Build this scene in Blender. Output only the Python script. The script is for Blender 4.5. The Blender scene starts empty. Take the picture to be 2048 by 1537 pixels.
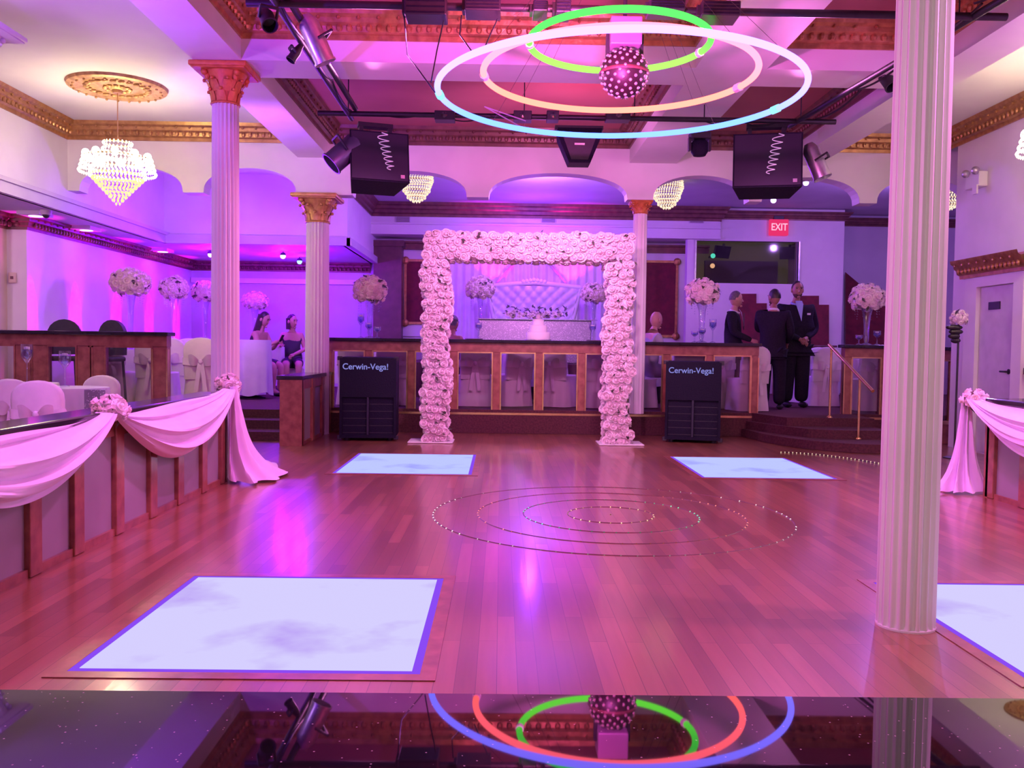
import bpy, bmesh, math, random
from math import sin, cos, pi, sqrt, radians
from mathutils import Vector, Matrix, Quaternion
random.seed(7)
sc = bpy.context.scene
COL = sc.collection

# ------------------------------------------------------------------ camera
F, CX, CY, EYE = 1785.0, 1024.0, 768.5, 1.2
YAW, PITCH, ROLL = 0.0128, 0.0412, 0.0138
RM = Matrix.Rotation(-YAW, 3, 'Z') @ Matrix.Rotation(pi/2 - PITCH, 3, 'X') @ Matrix.Rotation(ROLL, 3, 'Z')
cam_d = bpy.data.cameras.new('camera'); cam = bpy.data.objects.new('camera', cam_d); COL.objects.link(cam)
cam.matrix_world = Matrix.Translation((0, 0, EYE)) @ RM.to_4x4()
cam_d.sensor_width = 36.0; cam_d.lens = F/2048*36; cam_d.clip_start = 0.02; cam_d.clip_end = 100
sc.camera = cam
O = Vector((0, 0, EYE))
def ray(x, y): return RM @ Vector(((x-CX)/F, -(y-CY)/F, -1))
def aY(x, y, Y): d = ray(x, y); return O + d*(Y/d.y)
def aZ(x, y, z): d = ray(x, y); return O + d*((z-EYE)/d.z)
def aX(x, y, X): d = ray(x, y); return O + d*(X/d.x)

# ------------------------------------------------------------------ materials
MATS = {}
def mat(name, c, c2=None, rough=.5, metal=0, scale=6, bump=0, emit=None, es=1, coat=0, alpha=None, trans=0, sheen=0, detail=3, spec=.5):
    if name in MATS: return MATS[name]
    m = bpy.data.materials.new(name); m.use_nodes = True; nt = m.node_tree
    b = nt.nodes['Principled BSDF']
    c2 = c2 or tuple(x*.88 for x in c)
    tc = nt.nodes.new('ShaderNodeTexCoord'); n = nt.nodes.new('ShaderNodeTexNoise')
    n.inputs['Scale'].default_value = scale; n.inputs['Detail'].default_value = detail
    nt.links.new(tc.outputs['Object'], n.inputs['Vector'])
    r = nt.nodes.new('ShaderNodeValToRGB')
    r.color_ramp.elements[0].position = .35; r.color_ramp.elements[1].position = .65
    r.color_ramp.elements[0].color = (*c2, 1); r.color_ramp.elements[1].color = (*c, 1)
    nt.links.new(n.outputs['Fac'], r.inputs['Fac']); nt.links.new(r.outputs['Color'], b.inputs['Base Color'])
    b.inputs['Roughness'].default_value = rough; b.inputs['Metallic'].default_value = metal
    b.inputs['Coat Weight'].default_value = coat; b.inputs['Coat Roughness'].default_value = .12
    b.inputs['Transmission Weight'].default_value = trans; b.inputs['Sheen Weight'].default_value = sheen
    b.inputs['Specular IOR Level'].default_value = spec
    if alpha is not None: b.inputs['Alpha'].default_value = alpha
    if emit: b.inputs['Emission Color'].default_value = (*emit, 1); b.inputs['Emission Strength'].default_value = es
    if bump:
        bp = nt.nodes.new('ShaderNodeBump'); bp.inputs['Strength'].default_value = bump; bp.inputs['Distance'].default_value = .02
        nt.links.new(n.outputs['Fac'], bp.inputs['Height']); nt.links.new(bp.outputs['Normal'], b.inputs['Normal'])
    MATS[name] = m; return m
def glow(name, c, s=1.0, c2=None, scale=3, axis=None):
    """emissive; c2 mixes in with noise, or along one object axis"""
    if name in MATS: return MATS[name]
    m = bpy.data.materials.new(name); m.use_nodes = True; nt = m.node_tree; nt.nodes.clear()
    out = nt.nodes.new('ShaderNodeOutputMaterial'); e = nt.nodes.new('ShaderNodeEmission'); e.inputs['Strength'].default_value = s
    nt.links.new(e.outputs[0], out.inputs[0])
    tc = nt.nodes.new('ShaderNodeTexCoord'); r = nt.nodes.new('ShaderNodeValToRGB')
    c2 = c2 or c
    r.color_ramp.elements[0].color = (*c, 1); r.color_ramp.elements[1].color = (*c2, 1)
    if axis is None:
        n = nt.nodes.new('ShaderNodeTexNoise'); n.inputs['Scale'].default_value = scale; n.inputs['Detail'].default_value = 5
        nt.links.new(tc.outputs['Object'], n.inputs['Vector']); nt.links.new(n.outputs['Fac'], r.inputs['Fac'])
        r.color_ramp.elements[0].position = .54; r.color_ramp.elements[1].position = .68
    else:
        s_ = nt.nodes.new('ShaderNodeSeparateXYZ'); nt.links.new(tc.outputs['Generated'], s_.inputs[0]); nt.links.new(s_.outputs[axis], r.inputs['Fac'])
        r.color_ramp.elements[0].position = .3; r.color_ramp.elements[1].position = .75
    nt.links.new(r.outputs[0], e.inputs['Color'])
    MATS[name] = m; return m
def glass(name, tint=(.9, .92, 1), gloss=.12):
    if name in MATS: return MATS[name]
    m = bpy.data.materials.new(name); m.use_nodes = True; nt = m.node_tree; nt.nodes.clear()
    out = nt.nodes.new('ShaderNodeOutputMaterial'); mx = nt.nodes.new('ShaderNodeMixShader')
    t = nt.nodes.new('ShaderNodeBsdfTransparent'); t.inputs[0].default_value = (*tint, 1)
    g = nt.nodes.new('ShaderNodeBsdfGlossy'); g.inputs['Roughness'].default_value = .05
    lw = nt.nodes.new('ShaderNodeLayerWeight'); lw.inputs[0].default_value = .35
    ad = nt.nodes.new('ShaderNodeMath'); ad.operation = 'MULTIPLY_ADD'; ad.inputs[1].default_value = .7; ad.inputs[2].default_value = gloss
    nt.links.new(lw.outputs['Facing'], ad.inputs[0]); nt.links.new(ad.outputs[0], mx.inputs[0])
    nt.links.new(t.outputs[0], mx.inputs[1]); nt.links.new(g.outputs[0], mx.inputs[2]); nt.links.new(mx.outputs[0], out.inputs[0])
    MATS[name] = m; return m
def floor_mat():
    m = bpy.data.materials.new('wood_floor'); m.use_nodes = True; nt = m.node_tree; b = nt.nodes['Principled BSDF']
    tc = nt.nodes.new('ShaderNodeTexCoord'); mp = nt.nodes.new('ShaderNodeMapping'); mp.inputs['Rotation'].default_value = (0, 0, pi/2)
    nt.links.new(tc.outputs['Object'], mp.inputs['Vector'])
    br = nt.nodes.new('ShaderNodeTexBrick'); br.inputs['Scale'].default_value = 1
    br.inputs['Brick Width'].default_value = .9; br.inputs['Row Height'].default_value = .075; br.inputs['Mortar Size'].default_value = .0016
    br.inputs['Color1'].default_value = (.22, .088, .045, 1); br.inputs['Color2'].default_value = (.37, .158, .08, 1); br.inputs['Mortar'].default_value = (.15, .058, .032, 1)
    br.offset = .37; br.inputs['Bias'].default_value = -.1
    nt.links.new(mp.outputs[0], br.inputs['Vector'])
    mp2 = nt.nodes.new('ShaderNodeMapping'); mp2.inputs['Scale'].default_value = (14, .8, 1)
    nt.links.new(tc.outputs['Object'], mp2.inputs['Vector'])
    n = nt.nodes.new('ShaderNodeTexNoise'); n.inputs['Scale'].default_value = 2.2; n.inputs['Detail'].default_value = 4; nt.links.new(mp2.outputs[0], n.inputs['Vector'])
    mx = nt.nodes.new('ShaderNodeMix'); mx.data_type = 'RGBA'; mx.blend_type = 'MULTIPLY'; mx.inputs[0].default_value = .55
    r = nt.nodes.new('ShaderNodeValToRGB'); r.color_ramp.elements[0].color = (.5, .45, .45, 1); r.color_ramp.elements[1].color = (1.25, 1.2, 1.2, 1)
    nt.links.new(n.outputs['Fac'], r.inputs[0]); nt.links.new(br.outputs['Color'], mx.inputs[6]); nt.links.new(r.outputs[0], mx.inputs[7])
    nt.links.new(mx.outputs[2], b.inputs['Base Color'])
    b.inputs['Roughness'].default_value = .33; b.inputs['Specular IOR Level'].default_value = .5
    b.inputs['Coat Weight'].default_value = .7; b.inputs['Coat Roughness'].default_value = .13
    bp = nt.nodes.new('ShaderNodeBump'); bp.inputs['Strength'].default_value = .12; bp.inputs['Distance'].default_value = .004
    nt.links.new(n.outputs['Fac'], bp.inputs['Height']); nt.links.new(bp.outputs[0], b.inputs['Normal']); nt.links.new(bp.outputs[0], b.inputs['Coat Normal'])
    return m
def speck_mat(name, base, spk, scale, thr, rough, metal=0):
    m = bpy.data.materials.new(name); m.use_nodes = True; nt = m.node_tree; b = nt.nodes['Principled BSDF']
    tc = nt.nodes.new('ShaderNodeTexCoord'); v = nt.nodes.new('ShaderNodeTexVoronoi'); v.inputs['Scale'].default_value = scale
    nt.links.new(tc.outputs['Object'], v.inputs['Vector'])
    r = nt.nodes.new('ShaderNodeValToRGB'); r.color_ramp.interpolation = 'CONSTANT'
    r.color_ramp.elements[0].color = (*base, 1); r.color_ramp.elements[1].position = thr; r.color_ramp.elements[1].color = (*spk, 1)
    s_ = nt.nodes.new('ShaderNodeSeparateColor'); nt.links.new(v.outputs['Color'], s_.inputs[0]); nt.links.new(s_.outputs[0], r.inputs[0])
    d = nt.nodes.new('ShaderNodeMath'); d.operation = 'LESS_THAN'; d.inputs[1].default_value = .33; nt.links.new(v.outputs['Distance'], d.inputs[0])
    mx = nt.nodes.new('ShaderNodeMix'); mx.data_type = 'RGBA'; mx.inputs[6].default_value = (*base, 1)
    nt.links.new(d.outputs[0], mx.inputs[0]); nt.links.new(r.outputs[0], mx.inputs[7])
    nt.links.new(mx.outputs[2], b.inputs['Base Color']); b.inputs['Roughness'].default_value = rough; b.inputs['Metallic'].default_value = metal
    return m

WHITE = mat('white_paint', (.82, .8, .8), (.76, .74, .74), .55, scale=2)
CEIL = mat('white_ceiling_paint', (.84, .82, .8), (.74, .72, .72), .7, scale=.9)
CREAM = mat('cream_paint', (.72, .6, .45), rough=.6, scale=3)
DIMWALL = mat('grey_lilac_paint', (.62, .58, .66), (.56, .52, .6), .6, scale=1.5)
RED_CEIL = mat('maroon_ceiling_paint', (.40, .135, .135), (.33, .10, .11), .6, scale=1.2)
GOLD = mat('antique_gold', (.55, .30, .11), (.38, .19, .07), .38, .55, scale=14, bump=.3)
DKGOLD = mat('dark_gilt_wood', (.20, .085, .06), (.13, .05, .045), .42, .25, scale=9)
BRIGHTGOLD = mat('polished_gold', (.85, .58, .25), (.7, .45, .18), .25, .9, scale=9)
BRONZE = mat('copper_gold_leaf', (.66, .22, .05), (.52, .16, .04), .5, .15, scale=16, bump=.4)
GILT = mat('yellow_gold_leaf', (.66, .40, .10), (.5, .29, .07), .42, .4, scale=16, bump=.4)
WOOD = mat('red_burl_wood', (.36, .13, .08), (.22, .07, .045), .32, 0, scale=11, detail=8, coat=.4)
DKWOOD = mat('dark_brown_wood', (.13, .05, .05), (.09, .035, .035), .45, scale=7)
CARPET = mat('dark_burgundy_carpet', (.10, .028, .035), (.06, .016, .022), .95, scale=40, bump=.3)
MAROON = mat('maroon_velvet', (.17, .012, .022), (.11, .008, .015), .85, scale=10, sheen=.5)
BLACK = mat('black_paint', (.012, .011, .016), (.02, .018, .024), .45, scale=20)
BLACKTOP = mat('black_gloss_laminate', (.012, .01, .016), (.02, .017, .025), .12, scale=8)
BLACKPLASTIC = mat('black_textured_cabinet', (.008, .007, .02), (.005, .005, .014), .7, scale=60, bump=.2, spec=.18)
GREYPANEL = mat('frosted_grey_panel', (.33, .31, .32), (.26, .24, .25), .35, scale=1.6)
SILVER = mat('brushed_silver', (.75, .74, .78), (.6, .6, .65), .3, .85, scale=20)
FABRIC = mat('pale_pink_chiffon', (.88, .74, .93), (.82, .68, .88), .7, scale=5, sheen=.4)
LINEN = mat('white_chair_cover_fabric', (.80, .74, .72), (.72, .66, .66), .75, scale=6, sheen=.2)
CLOTH = mat('white_tablecloth_fabric', (.80, .78, .80), (.72, .7, .74), .7, scale=4)
SATIN = mat('pale_satin_ribbon', (.88, .80, .84), (.8, .72, .76), .65, scale=8, sheen=.3)
ROSE = mat('blush_rose_petals', (.96, .86, .88), (.90, .72, .76), .65, scale=9)
CREAMROSE = mat('cream_rose_petals', (.92, .84, .72), (.80, .70, .58), .65, scale=12)
WHITEROSE = mat('white_rose_petals', (.95, .90, .90), (.88, .76, .80), .65, scale=12)
LEAF = mat('dark_green_leaves', (.06, .07, .045), (.04, .035, .03), .6, scale=12)
SKIN = mat('light_skin', (.55, .30, .22), (.5, .26, .19), .5, scale=8)
SKIN2 = mat('tan_skin', (.36, .18, .12), (.32, .15, .10), .5, scale=8)
HAIR = mat('dark_hair', (.022, .012, .014), (.012, .008, .01), .45, scale=30)
HAIRG = mat('grey_short_hair', (.12, .10, .11), (.07, .06, .07), .6, scale=40)
SUIT = mat('black_suit_wool', (.012, .010, .018), (.018, .015, .025), .85, scale=50, spec=.15)
SHIRT = mat('white_shirt', (.85, .84, .9), rough=.6)
BLUESHIRT = mat('light_blue_shirt', (.35, .45, .8), rough=.6)
DRESS = mat('black_dress', (.018, .012, .028), rough=.6)
GREYTOP = mat('grey_knit_top', (.35, .33, .38), rough=.8)
GLASS = glass('clear_glass')
BLUEGLASS = glass('blue_tinted_glass', (.45, .5, 1), .25)
PANE = glass('rail_glass_pane', (.86, .82, .86), .03)
SEQUIN = speck_mat('silver_sequins', (.36, .33, .40), (1, .95, 1), 70, .62, .28, .55)
GRANITE = speck_mat('black_sparkle_granite', (.010, .008, .012), (.6, .48, .52), 420, .982, .02)
GRANITE.node_tree.nodes['Principled BSDF'].inputs['Specular IOR Level'].default_value = .75
CRYSTAL = glow('lit_crystal', (1, .78, .45), 7, (1, .95, .8), 30)
CRYSTAL_DIM = glow('amber_crystal', (1, .66, .25), 1.5, (1, .85, .5), 40)
BULB = glow('warm_bulb', (1, .88, .62), 16)
FLOOR = floor_mat()

# ------------------------------------------------------------------ mesh builder
class MB:
    def __init__(s): s.v = []; s.f = []
    def add(s, vs, fs, M=None):
        o = len(s.v)
        s.v += [tuple(M @ Vector(p)) for p in vs] if M is not None else [tuple(p) for p in vs]
        s.f += [tuple(i+o for i in f) for f in fs]; return s
    def box(s, x0, x1, y0, y1, z0, z1, M=None, b=0.0):
        if b > 0:  # chamfered edges
            vs = []; c = [(x0, x1), (y0, y1), (z0, z1)]
            bm = bmesh.new(); bmesh.ops.create_cube(bm, size=1)
            for v in bm.verts: v.co = Vector(((x0+x1)/2+v.co.x*(x1-x0), (y0+y1)/2+v.co.y*(y1-y0), (z0+z1)/2+v.co.z*(z1-z0)))
            bmesh.ops.bevel(bm, geom=bm.edges[:]+bm.verts[:], offset=b, segments=2, affect='EDGES', profile=.5)
            s.bm(bm, M); bm.free(); return s
        return s.add([(x0,y0,z0),(x1,y0,z0),(x1,y1,z0),(x0,y1,z0),(x0,y0,z1),(x1,y0,z1),(x1,y1,z1),(x0,y1,z1)],
                     [(0,3,2,1),(4,5,6,7),(0,1,5,4),(1,2,6,5),(2,3,7,6),(3,0,4,7)], M)
    def bm(s, bm, M=None):
        bm.verts.ensure_lookup_table(); bm.verts.index_update()
        return s.add([v.co.copy() for v in bm.verts], [tuple(v.index for v in f.verts) for f in bm.faces], M)
    def lathe(s, prof, n=24, M=None, cap=True, a0=0, a1=2*pi):
        full = abs(a1-a0-2*pi) < 1e-6; m = n if full else n+1
        vs = [(r*cos(a0+(a1-a0)*k/n), r*sin(a0+(a1-a0)*k/n), z) for r, z in prof for k in range(m)]
        fs = []
        for i in range(len(prof)-1):
            for k in range(n):
                k2 = (k+1) % m
                fs.append((i*m+k, i*m+k2, (i+1)*m+k2, (i+1)*m+k))
        if cap and full:
            if prof[0][0] > 1e-5: fs.append(tuple(range(m))[::-1])
            if prof[-1][0] > 1e-5: fs.append(tuple((len(prof)-1)*m+k for k in range(m)))
        return s.add(vs, fs, M)
    def ball(s, c, r, n=8, m=5, M=None):
        if not hasattr(r, '__len__'): r = (r, r, r)
        vs = [(c[0], c[1], c[2]+r[2])]
        for i in range(1, m):
            t = pi*i/m
            vs += [(c[0]+r[0]*sin(t)*cos(2*pi*k/n), c[1]+r[1]*sin(t)*sin(2*pi*k/n), c[2]+r[2]*cos(t)) for k in range(n)]
        vs.append((c[0], c[1], c[2]-r[2])); L = len(vs)-1; fs = []
        for k in range(n): fs.append((0, 1+k, 1+(k+1) % n)); fs.append((L, L-n+(k+1) % n, L-n+k))
        for i in range(m-2):
            for k in range(n): a = 1+i*n; fs.append((a+k, a+n+k, a+n+(k+1) % n, a+(k+1) % n))
        return s.add(vs, fs, M)
    def tube(s, pts, r, n=8, closed=False, cap=True):
        pts = [Vector(p) for p in pts]; N = len(pts); vs = []; up = None
        rr = r if hasattr(r, '__len__') else [r]*N
        for i, p in enumerate(pts):
            a = pts[i-1] if (i > 0 or closed) else p; b = pts[(i+1) % N] if (i < N-1 or closed) else p
            d = (b-a).normalized()
            if up is None: up = Vector((0, 0, 1)) if abs(d.z) < .9 else Vector((0, 1, 0))
            x = d.cross(up).normalized(); up = x.cross(d).normalized()
            vs += [p+(x*cos(2*pi*k/n)+up*sin(2*pi*k/n))*rr[i] for k in range(n)]
        fs = []
        for i in range(N if closed else N-1):
            j = (i+1) % N
            for k in range(n): fs.append((i*n+k, i*n+(k+1) % n, j*n+(k+1) % n, j*n+k))
        if cap and not closed: fs.append(tuple(range(n))[::-1]); fs.append(tuple((N-1)*n+k for k in range(n)))
        return s.add(vs, fs)
    def prism(s, poly, a, b, M=None):
        """poly in XZ, extruded along Y from a to b"""
        n = len(poly); vs = [(x, a, z) for x, z in poly]+[(x, b, z) for x, z in poly]
        fs = [tuple(range(n)), tuple(range(n, 2*n))[::-1]]+[(i, n+i, n+(i+1) % n, (i+1) % n) for i in range(n)]
        return s.add(vs, fs, M)
    def slab(s, poly, z0, z1):
        n = len(poly); vs = [(x, y, z0) for x, y in poly]+[(x, y, z1) for x, y in poly]
        fs = [tuple(range(n))[::-1], tuple(range(n, 2*n))]+[(i, (i+1) % n, n+(i+1) % n, n+i) for i in range(n)]
        return s.add(vs, fs)
    def sheet(s, grid):
        R, C = len(grid), len(grid[0]); vs = [p for row in grid for p in row]
        return s.add(vs, [(i*C+j, i*C+j+1, (i+1)*C+j+1, (i+1)*C+j) for i in range(R-1) for j in range(C-1)])
    def build(s, name, m, parent=None, smooth=False, fix=True):
        me = bpy.data.meshes.new(name); me.from_pydata(s.v, [], s.f)
        if fix:
            bm = bmesh.new(); bm.from_mesh(me); bmesh.ops.recalc_face_normals(bm, faces=bm.faces[:]); bm.to_mesh(me); bm.free()
        if smooth:
            me.polygons.foreach_set('use_smooth', [True]*len(me.polygons))
            try: me.set_sharp_from_angle(angle=radians(50))
            except Exception: pass
        me.materials.append(m); me.update()
        o = bpy.data.objects.new(name, me); COL.objects.link(o)
        if parent: o.parent = parent
        return o
def T(x, y, z, rz=0, rx=0, ry=0, s=1): return Matrix.Translation((x, y, z)) @ Matrix.Rotation(rz, 4, 'Z') @ Matrix.Rotation(ry, 4, 'Y') @ Matrix.Rotation(rx, 4, 'X') @ Matrix.Scale(s, 4)
def tag(o, label, cat, group=None, kind=None):
    o['label'] = label; o['category'] = cat
    if group: o['group'] = group
    if kind: o['kind'] = kind
    return o
def thing(name, label, cat, loc=(0, 0, 0), rz=0, group=None, rx=0, ry=0):
    o = bpy.data.objects.new(name, None); COL.objects.link(o); o.empty_display_size = .1
    o.location = loc; o.rotation_euler = (rx, ry, rz); return tag(o, label, cat, group)
def struct(name, mb, m, parent=None, smooth=False):
    o = mb.build(name, m, parent, smooth)
    if not parent: o['kind'] = 'structure'
    return o
def dup(root, loc, rz=None, label=None, group=None):
    r = root.copy(); COL.objects.link(r); r.location = loc
    if rz is not None: r.rotation_euler = (0, 0, rz)
    if label: r['label'] = label
    if group: r['group'] = group
    for ch in list(root.children):
        c = ch.copy(); COL.objects.link(c); c.parent = r
        for g in list(ch.children): d = g.copy(); COL.objects.link(d); d.parent = c
    return r
def lamp(name, kind, loc, col, W, size=.05, aim=None, ang=120, blend=.8):
    l = bpy.data.lights.new(name, kind); l.color = col; l.energy = W
    if kind == 'AREA': l.size = size
    else: l.shadow_soft_size = size
    if kind == 'SPOT': l.spot_size = radians(ang); l.spot_blend = blend
    o = bpy.data.objects.new(name, l); COL.objects.link(o); o.location = loc
    if aim is not None: o.rotation_euler = (Vector(aim)-Vector(loc)).to_track_quat('-Z', 'Y').to_euler()
    return o

# ------------------------------------------------------------------ room dimensions
ZC, ZB = 4.05, 3.65            # ceiling, underside of beams
PZ = .33                       # raised platform
XL, XLL, XR = -5.7, -6.45, 5.78
YA, YA2, YB = 11.85, 12.1, 18.7
CBX = (-2.28, 1.66); BEAML = (-2.7, -2.28); BEAMC = (1.66, 2.28); BEAMR = (3.72, 4.12); CROSS = (7.85, 8.36)

struct('floor', MB().box(-10, 11, -2.6, 19, -.1, 0), FLOOR)
pl = MB().slab([(-10, 11.3), (-3.95, 11.3), (-3.95, 11.85), (-2.6, 11.85), (-2.6, 12.35), (3.5, 12.35), (3.75, 11.6), (4.9, 11.6), (4.9, 12.35), (11, 12.35), (11, 18.7), (-10, 18.7)], .002, PZ)
pl.box(-10, -3.9, 10.65, 11.3, .002, PZ)
struct('platform', pl, CARPET)
struct('platform_stage', MB().box(-1.7, 2.9, 15.2, 18.6, PZ+.001, .92), CARPET)
# stair treads
st = MB()
for (x0, y0, z) in ((-3.9, 11.45, .22), (-3.9, 11.05, .11)): st.box(x0, -2.62, y0, 11.84, .003, z)
struct('stair_left', st, CARPET)
st = MB()
st.slab([(3.42, 12.34), (3.6, 11.75), (3.9, 11.2), (4.15, 11.05), (4.9, 11.05), (4.9, 11.59), (3.74, 11.59), (3.48, 12.34)], .003, .22)
pts = [(3.36, 12.34)]+[(3.4+.95*(k/8)**1.6, 12.1-1.65*(1-(1-k/8)**1.7)) for k in range(9)]+[(4.9, 10.45), (4.9, 12.0)]
st.slab(pts, .003, .11)
struct('stair_right', st, CARPET)

struct('wall_left', MB().box(XL-.15, XL, -2.6, 15.2, 2.9, ZC), WHITE)
struct('trim_left_band', MB().box(XL-.01, XL+.05, -2.6, 15.2, 2.87, 3.05).box(XL, XL+.09, -2.6, 15.2, 3.0, 3.05), DIMWALL)
struct('wall_left_soffit', MB().box(XL, -2.62, 15.2, 15.35, 2.9, ZC).box(-2.74, -2.62, 15.35, YB, 2.9, ZC), WHITE)
struct('trim_soffit', MB().box(XL, -2.56, 15.12, 15.2, 2.87, 3.02).box(-2.62, -2.54, 15.12, YB, 2.87, 3.0), DIMWALL)
struct('wall_left_alcove', MB().box(XLL-.15, XLL, 12.25, YB, 0, 2.9).box(-10, XLL-.15, 12.25, 12.4, 0, 2.9), WHITE)
struct('wall_left_pilaster', MB().box(-10, -6.72, 11.9, 12.25, 0, 2.72), CREAM)
struct('ceiling_left_low', MB().box(-10, XL, -2.6, YB, 2.9, 3.0).box(XL, -2.7, 15.35, YB, 2.9, 3.0), DIMWALL)
struct('wall_left_outer', MB().box(-10.1, -10, -2.6, 12, 0, 2.9), WHITE)
struct('ceiling_left', MB().box(XL-.1, BEAML[0]+.02, -2.6, YB, ZC, ZC+.1), CEIL)
struct('ceiling_center', MB().box(BEAML[1]-.02, BEAMR[0]+.02, -2.6, YA+.02, ZC, ZC+.1), RED_CEIL)
struct('ceiling_right', MB().box(BEAMR[0]+.02, XR+.1, -2.6, YA+.02, ZC, ZC+.1), CEIL)
struct('ceiling_back', MB().box(BEAML[0]+.02, 11, YA+.02, YB+.5, ZC, ZC+.1), DIMWALL)
for nm, (a, b) in (('beam_left', BEAML), ('beam_center', BEAMC), ('beam_right', BEAMR)):
    struct(nm, MB().box(a, b, -2.6, YA, ZB, ZC), WHITE)
struct('beam_cross', MB().box(BEAML[1], BEAMC[0], *CROSS, ZB, ZC).box(BEAMC[1], BEAMR[0], *CROSS, ZB, ZC), WHITE)
struct('wall_right', MB().box(XR, XR+.2, -2.6, 11.4, 0, ZC), WHITE)
struct('wall_right_outer', MB().box(11, 11.1, 11.3, 19.2, 0, ZC).box(XR+.2, 11, 11.2, 11.4, 0, ZC), WHITE)
struct('wall_rear', MB().box(-10, 6, -2.7, -2.6, 0, ZC), DIMWALL)
struct('wall_back', MB().box(-10, 11, YB, YB+.15, 0, ZC), DIMWALL)
bk = MB().box(-2.62, 4.36, 17.95, YB, 3.42, ZC); struct('wall_back_bulkhead', bk, WHITE)
ex = MB()  # wall with a serving window
x0, x1, z0, z1 = 3.9, 5.96, 2.55, 3.4
ex.box(3.72, x0, 18.0, 18.2, PZ, 3.42).box(x1, 6.88, 18.0, 18.2, PZ, 3.42).box(x0, x1, 18.0, 18.2, PZ, z0).box(x0, x1, 18.0, 18.2, z1, 3.42).box(4.36, 6.88, 18.0, 18.2, 3.42, ZC)
ex.box(6.78, 6.88, 18.2, YB, PZ, ZC)
struct('wall_back_exit', ex, WHITE)

# arcade wall with shallow arches
arches = [(-5.55, -4.2), (-3.93, -2.72), (-1.98, -.48), (-.19, 1.64), (1.98, 3.25), (3.42, 4.72), (4.95, 6.2), (6.5, 7.9)]
def arcade():
    zs, zt = 3.17, 3.5; poly = []
    xs = [XL]
    mb = MB(); top = []
    line = [(XL, zs)]
    for a, b in arches:
        c, h = (a+b)/2, (b-a)/2
        n = 20
        for k in range(n+1):
            t = pi - pi*k/n
            line.append((c+h*cos(t), zs+(zt-zs)*max(0, sin(t))**.8))
    line.append((10.9, zs))
    for i in range(len(line)-1):
        (xa, za), (xb, zb) = line[i], line[i+1]
        if xb-xa < 1e-5: continue
        mb.add([(xa, YA, za), (xb, YA, zb), (xb, YA, ZC), (xa, YA, ZC), (xa, YA2, za), (xb, YA2, zb), (xb, YA2, ZC), (xa, YA2, ZC)],
               [(0, 1, 2, 3), (5, 4, 7, 6), (4, 5, 1, 0)])
    return mb
o = struct('wall_arcade', arcade(), WHITE)

# cornices -----------------------------------------------------------
PROF = [(0, -.22), (.02, -.22), (.025, -.18), (.06, -.165), (.075, -.12), (.105, -.10), (.115, -.06), (.15, -.04), (.165, 0)]
def sweep(path, prof, ztop, closed=False, eggs=True, step=.085, es=1.0):
    n = len(path); mb = MB(); rows = []
    P = [Vector((p[0], p[1])) for p in path]
    def nrm(a, b): d = (b-a).normalized(); return Vector((-d.y, d.x))
    for i in range(n):
        if closed or 0 < i < n-1:
            n1 = nrm(P[i-1], P[i]); n2 = nrm(P[i], P[(i+1) % n]); m = (n1+n2); m = m/max(.2, m.dot(n1))
        else: m = nrm(P[0], P[1]) if i == 0 else nrm(P[-2], P[-1])
        rows.append([(P[i].x+m.x*d, P[i].y+m.y*d, ztop+z) for d, z in prof])
    if closed: rows.append(rows[0])
    mb.sheet(rows)
    if eggs:
        segs = [(P[i], P[(i+1) % n]) for i in range(n if closed else n-1)]
        for a, b in segs:
            L = (b-a).length; k = int(L/step); nn = nrm(a, b); d = (b-a).normalized(); ang = math.atan2(d.y, d.x)
            for j in range(1, k):
                p = a+(b-a)*(j/k)
                if p.y < 4.5 and abs(p.x) < 3.2: continue
                mb.ball((0, 0, 0), (.026*es, .022*es, .036*es), 6, 4, T(p.x+nn.x*.078, p.y+nn.y*.078, ztop-.135, ang))
                if j % 2 == 0: mb.ball((0, 0, 0), (.016*es, .016*es, .018*es), 5, 3, T(p.x+nn.x*.125, p.y+nn.y*.125, ztop-.065, ang))
    return mb
def rect(x0, x1, y0, y1): return [(x0, y0), (x1, y0), (x1, y1), (x0, y1)]
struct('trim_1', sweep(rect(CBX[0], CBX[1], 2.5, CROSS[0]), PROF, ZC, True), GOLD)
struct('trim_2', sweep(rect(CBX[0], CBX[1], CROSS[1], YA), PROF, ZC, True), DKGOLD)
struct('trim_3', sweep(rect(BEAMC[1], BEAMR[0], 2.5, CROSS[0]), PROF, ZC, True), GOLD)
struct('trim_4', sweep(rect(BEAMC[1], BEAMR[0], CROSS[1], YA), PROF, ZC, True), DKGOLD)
struct('trim_5', sweep([(BEAML[0], YA), (XL, YA), (XL, 1)], PROF, ZC), GOLD)
struct('trim_6', sweep([(XR, 3), (XR, YA), (BEAMR[1], YA)], PROF, ZC), GOLD)
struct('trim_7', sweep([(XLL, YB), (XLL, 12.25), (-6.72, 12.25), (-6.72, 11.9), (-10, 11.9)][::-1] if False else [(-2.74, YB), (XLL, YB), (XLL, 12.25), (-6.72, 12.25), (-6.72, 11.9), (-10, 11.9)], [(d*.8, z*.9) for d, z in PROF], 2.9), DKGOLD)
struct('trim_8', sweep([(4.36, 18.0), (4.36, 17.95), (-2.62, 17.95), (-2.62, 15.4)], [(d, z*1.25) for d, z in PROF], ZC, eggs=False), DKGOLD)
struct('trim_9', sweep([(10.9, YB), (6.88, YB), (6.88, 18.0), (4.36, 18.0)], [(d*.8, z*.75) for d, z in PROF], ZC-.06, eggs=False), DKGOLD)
struct('trim_10', MB().box(-2.6, 4.3, 18.6, YB, 3.2, 3.36).box(-2.6, 4.3, 18.52, YB, 3.32, 3.36), DKGOLD)
struct('trim_11', MB().box(XLL+.02, -2.7, 18.6, YB, 2.45, 2.55).box(XLL, -2.7, 18.64, YB, PZ, 1.1), WHITE)
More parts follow.
